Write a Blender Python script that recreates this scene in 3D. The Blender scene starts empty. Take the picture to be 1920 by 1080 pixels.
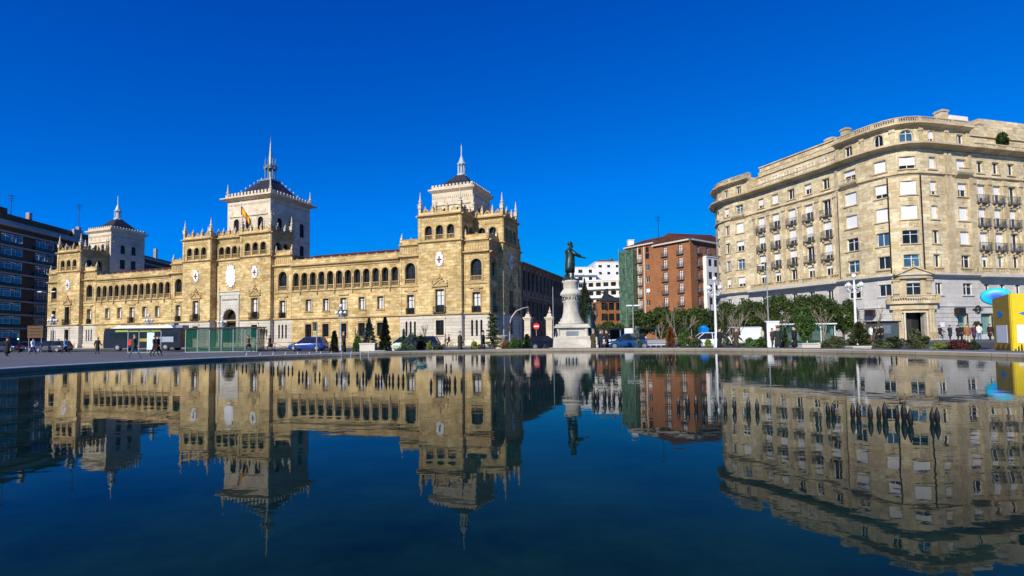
import bpy, math, random
import numpy as np
from mathutils import Vector, Matrix
random.seed(7); rng = np.random.default_rng(7)
R = math.radians
sc = bpy.context.scene
COL = sc.collection

# ------------------------------------------------------------ camera, sky, sun, exposure
FPX, PPX, PPY = 1000.0, 960.0, 582.0        # focal length and principal point in pixels of the 1920 px photograph
CAMZ = 0.8
PITCH, ROLL = R(2.81), R(0.72)
fw = Vector((0, math.cos(PITCH), math.sin(PITCH)))
up0 = Vector((0, -math.sin(PITCH), math.cos(PITCH))); rt0 = Vector((1, 0, 0))
cup = up0*math.cos(ROLL) + rt0*math.sin(ROLL)
crt = rt0*math.cos(ROLL) - up0*math.sin(ROLL)
cam = bpy.data.cameras.new('camera'); camo = bpy.data.objects.new('camera', cam); COL.objects.link(camo)
camo.matrix_world = Matrix(((crt.x, cup.x, -fw.x, 0), (crt.y, cup.y, -fw.y, 0), (crt.z, cup.z, -fw.z, CAMZ), (0, 0, 0, 1)))
cam.sensor_width = 36; cam.lens = FPX*36/1920; cam.shift_y = (PPY-540)/1920
cam.clip_start = .05; cam.clip_end = 5000
sc.camera = camo

SUN_AZ, SUN_EL = R(210.5), R(30)               # azimuth clockwise from +Y
w = bpy.data.worlds.new('World'); sc.world = w; w.use_nodes = True
nt = w.node_tree; nt.nodes.clear()
sky = nt.nodes.new('ShaderNodeTexSky'); sky.sky_type = 'NISHITA'; sky.sun_disc = False
sky.sun_elevation = SUN_EL; sky.sun_rotation = SUN_AZ; sky.air_density = 1.0; sky.dust_density = 0.0; sky.ozone_density = 4.0
bw = nt.nodes.new('ShaderNodeRGBToBW'); mpr = nt.nodes.new('ShaderNodeMapRange')
mpr.inputs['From Min'].default_value = 0.0; mpr.inputs['From Max'].default_value = 9.0
rp = nt.nodes.new('ShaderNodeValToRGB'); e = rp.color_ramp.elements          # deep polarised blue of the photograph
e[0].position = 0; e[0].color = (.0, .030, .30, 1); e[1].position = 1; e[1].color = (.0, .48, .93, 1)
k_ = e.new(.15); k_.color = (.0, .06, .42, 1); k_ = e.new(.38); k_.color = (.0, .20, .84, 1)
bg = nt.nodes.new('ShaderNodeBackground'); bg.inputs[1].default_value = 1.0
ow_ = nt.nodes.new('ShaderNodeOutputWorld')
nt.links.new(sky.outputs[0], bw.inputs[0]); nt.links.new(bw.outputs[0], mpr.inputs['Value']); nt.links.new(mpr.outputs[0], rp.inputs[0]); nt.links.new(rp.outputs[0], bg.inputs[0]); nt.links.new(bg.outputs[0], ow_.inputs[0])
sl = bpy.data.lights.new('sun', 'SUN'); sl.energy = 4.9; sl.angle = R(.5); sl.color = (1, .94, .81)
so = bpy.data.objects.new('sun', sl); COL.objects.link(so)
sd = Vector((math.sin(SUN_AZ)*math.cos(SUN_EL), math.cos(SUN_AZ)*math.cos(SUN_EL), math.sin(SUN_EL)))
so.rotation_euler = sd.to_track_quat('Z', 'Y').to_euler(); so.location = sd*200
sc.view_settings.view_transform = 'Standard'; sc.view_settings.look = 'None'; sc.view_settings.gamma = 1
sc.view_settings.exposure = 0.06

# ------------------------------------------------------------ pixel to world
def ray(px, py):
    return crt*((px-PPX)/FPX) - cup*((py-PPY)/FPX) + fw
def at(px, py, Y):
    d = ray(px, py); k = Y/d.y
    return Vector((d.x*k, Y, CAMZ+d.z*k))
def smooth(t):
    t = min(1, max(0, t)); return t*t*(3-2*t)
PCX, PCY, PR = .7, 13.7, 14.0                # pool centre and radius
def gz(x, y):
    """height of the ground outside the pool"""
    d = math.hypot(x-PCX, y-PCY)-PR
    if d < 0: return .13
    t = x/max(y, 4)
    k = smooth((t+.42)/.16)
    left = .13-.62*smooth(d/28)**.9
    right = .13-.66*smooth((d-2.2)/2.6)
    return left*(1-k)+right*k+.25*smooth((x-18)/20)*smooth((y-32)/20)
def G(px, Y, dz=0):
    p = at(px, 640, Y); return Vector((p.x, p.y, gz(p.x, p.y)+dz))

# ------------------------------------------------------------ mesh helpers
class MB:
    def __init__(s): s.v = []; s.f = []
    def add(s, vs, fs):
        n = len(s.v); s.v += [tuple(v) for v in vs]; s.f += [tuple(i+n for i in f) for f in fs]
        return s
    def box(s, x0, x1, y0, y1, z0, z1):
        return s.add([(x0,y0,z0),(x1,y0,z0),(x1,y1,z0),(x0,y1,z0),(x0,y0,z1),(x1,y0,z1),(x1,y1,z1),(x0,y1,z1)],
                     [(0,3,2,1),(4,5,6,7),(0,1,5,4),(1,2,6,5),(2,3,7,6),(3,0,4,7)])
    def cbox(s, c, sz, rz=0, top=1.0):
        a, b, h = sz[0]/2, sz[1]/2, sz[2]/2; cs, sn = math.cos(rz), math.sin(rz); vs = []
        for k in (-1, 1):
            q = 1 if k < 0 else top
            for i, j in ((-1,-1),(1,-1),(1,1),(-1,1)):
                x, y = i*a*q, j*b*q; vs.append((c[0]+x*cs-y*sn, c[1]+x*sn+y*cs, c[2]+k*h))
        return s.add(vs, [(0,3,2,1),(4,5,6,7),(0,1,5,4),(1,2,6,5),(2,3,7,6),(3,0,4,7)])
    def tube(s, pts, rs, n=8, caps=True):
        pts = [Vector(p) for p in pts]
        if not isinstance(rs, (list, tuple)): rs = [rs]*len(pts)
        vs = []; fs = []
        for i, p in enumerate(pts):
            a = pts[max(0, i-1)]; b = pts[min(len(pts)-1, i+1)]; d = (b-a)
            if d.length < 1e-6: d = Vector((0,0,1))
            d.normalize()
            u = d.cross(Vector((0,1,0)) if abs(d.y) < .9 else Vector((1,0,0))).normalized(); v = d.cross(u)
            for k in range(n):
                A = 2*math.pi*k/n; vs.append(p+(u*math.cos(A)+v*math.sin(A))*rs[i])
        for i in range(len(pts)-1):
            for k in range(n):
                k2 = (k+1) % n; fs.append((i*n+k, i*n+k2, (i+1)*n+k2, (i+1)*n+k))
        if caps:
            fs.append(tuple(range(n))[::-1]); m = (len(pts)-1)*n; fs.append(tuple(m+k for k in range(n)))
        return s.add(vs, fs)
    def lathe(s, prof, c=(0,0,0), n=12, sx=1, sy=1, a0=0):
        vs = []; fs = []
        for r, z in prof:
            for k in range(n):
                A = a0+2*math.pi*k/n; vs.append((c[0]+r*math.cos(A)*sx, c[1]+r*math.sin(A)*sy, c[2]+z))
        for i in range(len(prof)-1):
            for k in range(n):
                k2 = (k+1) % n; fs.append((i*n+k, i*n+k2, (i+1)*n+k2, (i+1)*n+k))
        fs.append(tuple(range(n))[::-1]); m = (len(prof)-1)*n; fs.append(tuple(m+k for k in range(n)))
        return s.add(vs, fs)
    def ball(s, c, r, n=12, m=8, sx=1, sy=1, sz=1):
        return s.lathe([(max(.001, r*math.sin(math.pi*i/m)), -r*sz*math.cos(math.pi*i/m)) for i in range(m+1)], c, n, sx, sy)
    def prism(s, pts, o, U, V, N, d):
        """2D outline in plane U,V at o, extruded by N*d"""
        o, U, V, N = Vector(o), Vector(U), Vector(V), Vector(N); n = len(pts)
        a = [o+U*p[0]+V*p[1] for p in pts]; b = [p+N*d for p in a]
        return s.add(a+b, [tuple(range(n))[::-1], tuple(range(n, 2*n))]+[(i, (i+1) % n, n+(i+1) % n, n+i) for i in range(n)])
    def mesh(s, name, mat, smoothed=False):
        me = bpy.data.meshes.new(name); me.from_pydata(s.v, [], s.f)
        for m in (mat if isinstance(mat, (list, tuple)) else [mat]): me.materials.append(m)
        if smoothed: me.polygons.foreach_set('use_smooth', [True]*len(me.polygons))
        me.update(); return me
    def build(s, name, mat, parent=None, smoothed=False):
        return inst(s.mesh(name, mat, smoothed), name, parent)
offs = {}
def inst(me, name, parent=None, loc=(0,0,0), rz=0, scale=None):
    o = bpy.data.objects.new(name, me); COL.objects.link(o)
    l = Vector(loc)
    if parent is not None:
        o.parent = parent
        if parent.name in offs: l = l+offs[parent.name]
    o.location = l; o.rotation_euler = (0, 0, rz)
    if scale is not None: o.scale = (scale,)*3 if not hasattr(scale, '__len__') else scale
    return o
def tag(o, label=None, cat=None, group=None, kind=None):
    if label: o['label'] = label
    if cat: o['category'] = cat
    if group: o['group'] = group
    if kind: o['kind'] = kind
    return o
def thing(name, label, cat, loc=(0,0,0), rz=0, group=None, off=None):
    o = bpy.data.objects.new(name, None); COL.objects.link(o); o.empty_display_size = .3
    o.location = loc; o.rotation_euler = (0, 0, rz)
    if off is not None: offs[o.name] = Vector(off)
    return tag(o, label, cat, group)
def structure(o): o['kind'] = 'structure'; return o
def kids(o): return [c for c in COL.objects if c.parent == o]
def copy_tree(root, loc, rz=None, label=None, scale=None):
    r = root.copy(); COL.objects.link(r); r.location = loc
    if rz is not None: r.rotation_euler = (0, 0, rz)
    if scale is not None: r.scale = (scale,)*3
    if label: r['label'] = label
    for c in TREE[root.name]:
        k = c.copy(); COL.objects.link(k); k.parent = r
        for g in TREE.get(c.name, []):
            h = g.copy(); COL.objects.link(h); h.parent = k
    return r
TREE = {}
def remember(root):
    for o in [root]+[c for c in COL.objects if c.parent == root]:
        TREE[o.name] = [c for c in COL.objects if c.parent == o]

# ------------------------------------------------------------ materials
def nodes(name):
    m = bpy.data.materials.new(name); m.use_nodes = True; nt = m.node_tree
    return m, nt, nt.nodes['Principled BSDF']
def N(nt, t, **kw):
    n = nt.nodes.new(t)
    for k, v in kw.items():
        if k in n.inputs.keys(): n.inputs[k].default_value = v
        else: setattr(n, k, v)
    return n
def plain(name, col, rough=.6, metal=0, var=.12, scale=3.0, bump=0, spec=.5):
    m, nt, b = nodes(name); L = nt.links.new
    b.inputs['Roughness'].default_value = rough; b.inputs['Metallic'].default_value = metal
    b.inputs['Specular IOR Level'].default_value = spec
    ge = N(nt, 'ShaderNodeNewGeometry'); no = N(nt, 'ShaderNodeTexNoise', Scale=scale, Detail=5.0)
    L(ge.outputs['Position'], no.inputs['Vector'])
    cr = N(nt, 'ShaderNodeValToRGB'); cr.color_ramp.elements[0].position = .3; cr.color_ramp.elements[1].position = .7
    c0 = [max(0, c*(1-var)) for c in col]; c1 = [min(1, c*(1+var)) for c in col]
    cr.color_ramp.elements[0].color = (*c0, 1); cr.color_ramp.elements[1].color = (*c1, 1)
    L(no.outputs['Fac'], cr.inputs[0]); L(cr.outputs[0], b.inputs['Base Color'])
    if bump:
        bp = N(nt, 'ShaderNodeBump', Strength=bump, Distance=.02); L(no.outputs['Fac'], bp.inputs['Height']); L(bp.outputs[0], b.inputs['Normal'])
    return m
def wallcoord(nt):
    """u along the wall, v = height: works on any upright face"""
    L = nt.links.new; ge = N(nt, 'ShaderNodeNewGeometry')
    cr = N(nt, 'ShaderNodeVectorMath', operation='CROSS_PRODUCT'); L(ge.outputs['True Normal'], cr.inputs[0]); cr.inputs[1].default_value = (0.0001, 0.0001, 1)
    nm = N(nt, 'ShaderNodeVectorMath', operation='NORMALIZE'); L(cr.outputs[0], nm.inputs[0])
    dt = N(nt, 'ShaderNodeVectorMath', operation='DOT_PRODUCT'); L(ge.outputs['Position'], dt.inputs[0]); L(nm.outputs[0], dt.inputs[1])
    sp = N(nt, 'ShaderNodeSeparateXYZ'); L(ge.outputs['Position'], sp.inputs[0])
    cb = N(nt, 'ShaderNodeCombineXYZ'); L(dt.outputs['Value'], cb.inputs[0]); L(sp.outputs['Z'], cb.inputs[1])
    return cb.outputs[0], ge.outputs['Position']
def masonry(name, c1, c2, mortar, bw=.9, bh=.4, msize=.012, stain=(.25,.16,.07), stain_amt=.5, rough=.85, bump=.5, soft=.35):
    m, nt, b = nodes(name); L = nt.links.new; b.inputs['Roughness'].default_value = rough; b.inputs['Specular IOR Level'].default_value = .2
    uv, pos = wallcoord(nt)
    br = N(nt, 'ShaderNodeTexBrick'); br.offset = .5; br.inputs['Scale'].default_value = 1; br.inputs['Brick Width'].default_value = bw; br.inputs['Row Height'].default_value = bh
    br.inputs['Mortar Size'].default_value = msize; br.inputs['Mortar Smooth'].default_value = .3; br.inputs['Bias'].default_value = 0
    br.inputs['Color1'].default_value = (*c1, 1); br.inputs['Color2'].default_value = (*c2, 1); br.inputs['Mortar'].default_value = (*mortar, 1)
    L(uv, br.inputs['Vector'])
    n1 = N(nt, 'ShaderNodeTexNoise', Scale=.35, Detail=6.0, Roughness=.65); L(pos, n1.inputs['Vector'])
    mp = N(nt, 'ShaderNodeMapping'); mp.inputs['Scale'].default_value = (1.1, 2.6, 1); L(uv, mp.inputs['Vector'])
    n2 = N(nt, 'ShaderNodeTexNoise', Scale=1.0, Detail=5.0, Roughness=.7); L(mp.outputs[0], n2.inputs['Vector'])
    r1 = N(nt, 'ShaderNodeMapRange'); r1.inputs['From Min'].default_value = .48; r1.inputs['From Max'].default_value = .72; r1.inputs['To Max'].default_value = stain_amt
    L(n2.outputs['Fac'], r1.inputs['Value'])
    mx = N(nt, 'ShaderNodeMix', data_type='RGBA'); L(r1.outputs[0], mx.inputs['Factor']); L(br.outputs['Color'], mx.inputs[6]); mx.inputs[7].default_value = (*stain, 1)
    r2 = N(nt, 'ShaderNodeMapRange'); r2.inputs['From Min'].default_value = .3; r2.inputs['From Max'].default_value = .7; r2.inputs['To Min'].default_value = 1-soft; r2.inputs['To Max'].default_value = 1+soft*.6
    L(n1.outputs['Fac'], r2.inputs['Value'])
    ml = N(nt, 'ShaderNodeVectorMath', operation='SCALE'); L(mx.outputs[2], ml.inputs[0]); L(r2.outputs[0], ml.inputs['Scale'])
    L(ml.outputs[0], b.inputs['Base Color'])
    ad = N(nt, 'ShaderNodeMath', operation='ADD'); sb = N(nt, 'ShaderNodeMath', operation='MULTIPLY'); sb.inputs[1].default_value = -1.2
    L(br.outputs['Fac'], sb.inputs[0]); L(sb.outputs[0], ad.inputs[0])
    n3 = N(nt, 'ShaderNodeTexNoise', Scale=9.0, Detail=3.0); L(pos, n3.inputs['Vector']); L(n3.outputs['Fac'], ad.inputs[1])
    bp = N(nt, 'ShaderNodeBump', Strength=bump, Distance=.03); L(ad.outputs[0], bp.inputs['Height']); L(bp.outputs[0], b.inputs['Normal'])
    return m
def foliage(name, cols, rough=.6):
    m, nt, b = nodes(name); L = nt.links.new; b.inputs['Roughness'].default_value = rough; b.inputs['Specular IOR Level'].default_value = .25
    ge = N(nt, 'ShaderNodeNewGeometry'); no = N(nt, 'ShaderNodeTexNoise', Scale=1.6, Detail=3.0); L(ge.outputs['Position'], no.inputs['Vector'])
    ad = N(nt, 'ShaderNodeMath', operation='ADD'); L(no.outputs['Fac'], ad.inputs[0]); ri = N(nt, 'ShaderNodeMath', operation='MULTIPLY_ADD'); L(ge.outputs['Random Per Island'], ri.inputs[0]); ri.inputs[1].default_value = .5; ri.inputs[2].default_value = -.25
    L(ri.outputs[0], ad.inputs[1])
    cr = N(nt, 'ShaderNodeValToRGB'); e = cr.color_ramp.elements; e[0].position = .25; e[1].position = .75
    e[0].color = (*cols[0], 1); e[1].color = (*cols[-1], 1)
    if len(cols) == 3: k = e.new(.5); k.color = (*cols[1], 1)
    L(ad.outputs[0], cr.inputs[0]); L(cr.outputs[0], b.inputs['Base Color'])
    return m
M = {}
M['stone'] = masonry('golden_limestone', (.69,.51,.235), (.43,.27,.085), (.21,.14,.065), 1.05, .46, .014, (.83,.72,.47), .8)
M['stone_trim'] = masonry('golden_stone_trim', (.53,.39,.20), (.42,.29,.13), (.24,.16,.08), 1.5, .8, .006, (.40,.26,.12), .5, soft=.25)
M['grey_base'] = masonry('grey_limestone_base', (.62,.56,.47), (.52,.47,.39), (.26,.23,.19), 3.0, .5, .022, (.44,.37,.27), .55, soft=.2)
M['white_stone'] = masonry('pale_stone', (.72,.62,.47), (.60,.50,.36), (.42,.34,.24), 1.1, .5, .006, (.50,.42,.31), .4, soft=.2)
M['portal'] = masonry('portal_white_stone', (.62,.58,.50), (.54,.50,.43), (.34,.31,.26), .8, .45, .012, (.42,.38,.31), .5, soft=.2)
M['r_stone'] = masonry('cream_limestone', (.78,.66,.43), (.53,.39,.20), (.33,.25,.14), 1.1, .42, .010, (.86,.79,.60), .75, soft=.32)
M['r_trim'] = masonry('cream_stone_trim', (.66,.55,.36), (.50,.39,.23), (.34,.26,.15), 1.6, .7, .006, (.36,.27,.16), .6, soft=.3)
M['r_grey'] = masonry('grey_granite_cladding', (.60,.57,.53), (.53,.50,.46), (.36,.34,.31), 1.4, .62, .008, (.46,.43,.39), .5, soft=.2)
M['old_stone'] = masonry('dark_brown_stone', (.28,.21,.16), (.21,.155,.115), (.08,.07,.06), 1.0, .4, .01, (.12,.09,.08), .5)  # rear wing stone, darker than the other academy walls
M['slate'] = masonry('slate_roofing', (.030,.032,.038), (.045,.047,.052), (.015,.015,.018), .35, .22, .01, (.06,.06,.06), .3, rough=.5)
M['tile'] = masonry('clay_roof_tiles', (.13,.045,.028), (.09,.032,.020), (.05,.015,.01), .25, .35, .02, (.07,.03,.02), .5)
M['brick'] = masonry('orange_brick', (.40,.175,.075), (.30,.12,.05), (.32,.15,.08), .26, .075, .006, (.24,.07,.03), .5, soft=.2)
M['brick2'] = masonry('tan_brick', (.40,.17,.06), (.34,.13,.045), (.30,.16,.08), .26, .075, .006, (.28,.11,.04), .5, soft=.2)
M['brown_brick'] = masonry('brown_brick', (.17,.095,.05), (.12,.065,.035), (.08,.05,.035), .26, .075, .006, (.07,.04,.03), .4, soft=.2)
M['conc'] = plain('pale_concrete', (.33,.30,.27), .8, var=.2, scale=1.5)
M['render'] = plain('white_render', (.80,.78,.74), .7, var=.05, scale=.6)
M['cream'] = plain('cream_render', (.62,.57,.47), .7, var=.08, scale=.6)
M['white'] = plain('white_paint', (.80,.80,.78), .45, var=.03)
M['shutter'] = plain('white_roller_shutter', (.80,.79,.77), .5, var=.04, scale=20)
M['glass'] = plain('window_glass', (.016,.017,.019), .06, var=.5, scale=.7, spec=.4)
M['glass_b'] = plain('bluish_window_glass', (.05,.11,.17), .06, var=.5, scale=.6, spec=1.0)
M['frame'] = plain('dark_window_frame', (.018,.012,.010), .5, var=.2)
M['iron'] = plain('black_iron', (.015,.015,.016), .45, metal=.4, var=.2)
M['lead'] = plain('weathered_lead', (.20,.24,.27), .5, metal=.3, var=.2)
M['leadl'] = plain('pale_painted_metal', (.46,.52,.56), .45, var=.1)
M['red'] = plain('red_paint', (.55,.015,.02), .45, var=.1)
M['maroon'] = plain('maroon_paint', (.16,.02,.03), .5, var=.2)
M['bronze'] = plain('green_bronze', (.025,.055,.048), .42, metal=.55, var=.5, scale=4, bump=.4)
M['marble'] = masonry('pedestal_stone', (.66,.61,.52), (.57,.52,.43), (.45,.42,.36), 1.2, .6, .004, (.34,.31,.25), .7, soft=.3)
M['steel'] = plain('brushed_steel', (.42,.42,.42), .35, metal=.8, var=.1)
M['greypost'] = plain('grey_painted_pole', (.30,.31,.32), .45, metal=.2, var=.1)
M['rubber'] = plain('tyre_rubber', (.012,.012,.012), .8, var=.2)
M['globe'] = plain('opal_lamp_globe', (.85,.85,.83), .25, var=.02)
M['chrome'] = plain('wheel_alloy', (.5,.5,.5), .3, metal=.7, var=.1)
M['bark'] = plain('tree_bark', (.12,.09,.06), .9, var=.3, scale=8, bump=.5)
M['palebark'] = plain('pale_bark', (.24,.20,.15), .9, var=.25, scale=8)
M['black'] = plain('matte_black', (.008,.008,.009), .6, var=.2)
M['skin'] = plain('skin', (.50,.30,.21), .6, var=.05)
M['curtain'] = plain('white_curtain', (.62,.62,.62), .8, var=.15, scale=6)
def leafcol(k, *c): M[k] = foliage(k, c)
leafcol('dark_leaves', (.012,.028,.008), (.028,.055,.012), (.06,.095,.022))
leafcol('tree_leaves', (.018,.036,.008), (.042,.07,.014), (.09,.12,.028))
leafcol('green_leaves', (.02,.05,.012), (.05,.10,.02), (.10,.16,.035))
leafcol('lime_leaves', (.09,.13,.015), (.16,.20,.03), (.26,.30,.05))
leafcol('blue_needles', (.02,.04,.036), (.05,.08,.075), (.10,.14,.13))
leafcol('dark_needles', (.010,.018,.008), (.018,.032,.012), (.035,.05,.018))
leafcol('olive_needles', (.03,.04,.014), (.065,.08,.03), (.12,.13,.055))
leafcol('grey_leaves', (.06,.08,.06), (.12,.15,.12), (.20,.23,.18))
leafcol('rust_leaves', (.10,.035,.01), (.18,.07,.018), (.26,.12,.03))
leafcol('wine_leaves', (.03,.006,.008), (.06,.012,.014), (.10,.03,.025))

# ------------------------------------------------------------ facades
class Path:
    """a wall line in plan; side=+1: outside is to the right of travel"""
    def __init__(s, pts, side=1):
        s.p = [Vector((a[0], a[1])) for a in pts]; s.u = [0]
        for a, b in zip(s.p, s.p[1:]): s.u.append(s.u[-1]+(b-a).length)
        sn = [Vector(((b-a).y, -(b-a).x)).normalized()*side for a, b in zip(s.p, s.p[1:])]
        s.n = []
        for i in range(len(s.p)):
            a = sn[max(0, i-1)]; b = sn[min(len(sn)-1, i)]; m = (a+b).normalized()
            s.n.append(m/max(.5, m.dot(b)))
        s.len = s.u[-1]
    def seg(s, u):
        for i in range(len(s.u)-1):
            if u <= s.u[i+1]+1e-6: return i
        return len(s.u)-2
    def P(s, u, o, z):
        i = s.seg(u); k = (u-s.u[i])/(s.u[i+1]-s.u[i]); b = s.p[i].lerp(s.p[i+1], k); n = s.n[i].lerp(s.n[i+1], min(1, max(0, k)))
        return Vector((b.x+n.x*o, b.y+n.y*o, z))
    def rz(s, u):
        i = s.seg(u); k = (u-s.u[i])/(s.u[i+1]-s.u[i]); n = s.n[i].lerp(s.n[i+1], min(1, max(0, k)))
        return math.atan2(-n.x, n.y)
    def br(s, a, b): return [a]+[q for q in s.u if a+1e-4 < q < b-1e-4]+[b]
    def hit(s, px, py):
        """u,z where the view ray through a pixel meets this wall (path in world coordinates)"""
        d = ray(px, py); best = None
        for i in range(len(s.p)-1):
            a, b = s.p[i], s.p[i+1]; e = b-a; det = d.x*(-e.y)+d.y*e.x
            if abs(det) < 1e-9: continue
            k = (a.x*(-e.y)+a.y*e.x)/det; q = (d.x*a.y-d.y*a.x)/det
            if k > 0 and -.001 <= q <= 1.001 and (best is None or k < best[0]): best = (k, s.u[i]+q*e.length, CAMZ+d.z*k)
        return best[1:] if best else None
def fprof(mb, F, u0, u1, prof):
    us = F.br(u0, u1); n = len(prof)
    vs = [F.P(u, o, z) for u in us for o, z in prof]; fs = []
    for i in range(len(us)-1):
        for k in range(n): fs.append((i*n+k, i*n+(k+1) % n, (i+1)*n+(k+1) % n, (i+1)*n+k))
    fs.append(tuple(range(n))); fs.append(tuple((len(us)-1)*n+k for k in range(n))[::-1])
    mb.add(vs, fs)
def fbox(mb, F, u0, u1, z0, z1, o0, o1): fprof(mb, F, u0, u1, [(o0,z0),(o1,z0),(o1,z1),(o0,z1)])
def cornice(mb, F, u0, u1, z0, z1, out, o=0):
    h = z1-z0; out *= 1.2
    fprof(mb, F, u0, u1, [(o-.02,z0),(o+out*.25,z0),(o+out*.35,z0+h*.35),(o+out*.75,z0+h*.5),(o+out,z0+h*.62),(o+out,z1),(o-.02,z1)])
def fwall(mb, F, u0, u1, z0, z1, holes=(), o=0, depth=.3):
    hs = [h for h in holes if h[0] > u0-1e-4 and h[1] < u1+1e-4 and h[2] > z0-1e-4 and h[3] < z1+1e-4]
    us = set(F.br(u0, u1)); zs = {z0, z1}
    for h in hs: us |= {h[0], h[1]}; zs |= {h[2], h[3]}
    us = sorted(us); zs = sorted(zs)
    def dd(a):
        r = [a[0]]
        for q in a[1:]:
            if q-r[-1] > 1e-4: r.append(q)
        return r
    us = dd(us); zs = dd(zs)
    for i in range(len(us)-1):
        # merge vertically
        um = (us[i]+us[i+1])/2; run = None
        for j in range(len(zs)-1):
            zm = (zs[j]+zs[j+1])/2
            inside = any(h[0] < um < h[1] and h[2] < zm < h[3] for h in hs)
            if not inside:
                mb.add([F.P(us[i],o,zs[j]), F.P(us[i+1],o,zs[j]), F.P(us[i+1],o,zs[j+1]), F.P(us[i],o,zs[j+1])], [(0,1,2,3)])
    for h in hs:
        a, b, c, d = h[:4]; arch = len(h) > 4 and h[4]
        r = (b-a)/2; top = d-r if arch else d
        q = lambda p1, p2: mb.add([F.P(p1[0],o,p1[1]), F.P(p2[0],o,p2[1]), F.P(p2[0],o-depth,p2[1]), F.P(p1[0],o-depth,p1[1])], [(0,1,2,3)])
        q((a,c),(b,c)); q((a,c),(a,top)); q((b,c),(b,top))
        if arch:
            n = 8; arc = [(a+r-r*math.cos(math.pi*k/n), top+r*math.sin(math.pi*k/n)) for k in range(n+1)]
            for k in range(n): q(arc[k], arc[k+1])
            for k in range(n):
                p, p2 = arc[k], arc[k+1]
                mb.add([F.P(p[0],o,p[1]), F.P(p2[0],o,p2[1]), F.P(p2[0],o,d), F.P(p[0],o,d)], [(0,1,2,3)])
        else: q((a,d),(b,d))
CACHE = {}
def win_mesh(w, h, kind, arch):
    key = (round(w,2), round(h,2), kind, arch)
    if key in CACHE: return CACHE[key]
    fr = MB(); pn = MB(); sh = None; t = .06
    r = w/2; top = h-r if arch else h
    fmat = M['white'] if kind.startswith('w') else M['frame']
    fr.box(-r,-r+t,-.04,.04,0,top).box(r-t,r,-.04,.04,0,top).box(-r+t,r-t,-.04,.04,0,t)
    if not arch: fr.box(-r+t,r-t,-.04,.04,h-t,h)
    else:
        for k in range(8):
            A, B = math.pi*k/8, math.pi*(k+1)/8
            fr.prism([(-r*math.cos(A), top+r*math.sin(A)), (-r*math.cos(B), top+r*math.sin(B)), (-(r-t)*math.cos(B), top+(r-t)*math.sin(B)), (-(r-t)*math.cos(A), top+(r-t)*math.sin(A))], (0,-.04,0), (1,0,0), (0,0,1), (0,1,0), .08)
    if kind not in ('louvre',): fr.box(-t/2,t/2,-.045,.045,t,h-t)
    if w > 1.45 and kind[0] == 'w': fr.box(-r+t,r-t,-.043,.043,h*.68,h*.68+.05)
    if kind in ('dark','dcurt'): fr.box(-r+t,r-t,-.042,.042,top*.72,top*.72+.05)
    if arch: pn.prism([(-r,0),(r,0)]+[(r*math.cos(math.pi*k/8), top+r*math.sin(math.pi*k/8)) for k in range(9)], (0,-.06,0), (1,0,0), (0,0,1), (0,1,0), .02)
    else: pn.box(-r,r,-.06,-.03,0,h)
    ex = []
    if kind == 'dcurt':
        sh = MB()
        for s in (-1, 1): sh.box(min(s*.07,s*(r-.10)),max(s*.07,s*(r-.10)),-.029,-.022,h*.33 if h > 2.4 else .1,h-.16)
        ex.append(('curtain', sh.mesh('curtain', M['curtain'])))
    if kind.startswith('ws'):
        f = {'wsa':1.0,'wsb':.72,'wsc':.5,'wsd':.35}[kind]; sh = MB(); z = h
        lim = h*(1-f)+.02
        while z > lim+.01: zz = max(lim, z-.12); sh.box(-r+.03,r-.03,.05,.075,zz+.012,z); sh.box(-r+.03,r-.03,.05,.066,zz,zz+.012); z = zz
        ex.append(('roller_shutter', sh.mesh('roller_shutter', M['shutter'])))
    if kind == 'grille':
        g = MB(); x = -r+.12
        while x < r-.05: g.box(x-.012,x+.012,.06,.085,0,h); x += .16
        for z in (.3,h*.5,h-.3): g.box(-r,r,.055,.09,z,z+.03)
        ex.append(('grille', g.mesh('grille', M['iron'])))
    CACHE[key] = (fr.mesh('window', fmat), pn.mesh('pane', M['glass_b'] if kind == 'wblue' else M['glass']), ex)
    return CACHE[key]
def place_win(parent, F, u, z0, w, h, kind, arch=False, o=0, depth=.3, name='window'):
    fr, pn, ex = win_mesh(w, h, kind, arch)
    ob = inst(fr, name, parent, F.P(u, o-depth+.07, z0), F.rz(u))
    inst(pn, 'pane', ob)
    for n, me in ex: inst(me, n, ob)
    return ob
class Fac:
    """openings gathered on one wall line, then wall + windows made together"""
    def __init__(s, F, parent, o=0, depth=.3): s.F, s.pa, s.o, s.d = F, parent, o, depth; s.h = []; s.w = []
    def win(s, u, z0, w, h, kind, arch=False, name='window'):
        s.h.append((u-w/2, u+w/2, z0, z0+h, arch)); s.w.append((u, z0, w, h, kind, arch, name)); return s
    def place(s):
        for u, z0, w, h, kind, arch, name in s.w: place_win(s.pa, s.F, u, z0, w, h, kind, arch, s.o, s.d, name)
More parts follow.
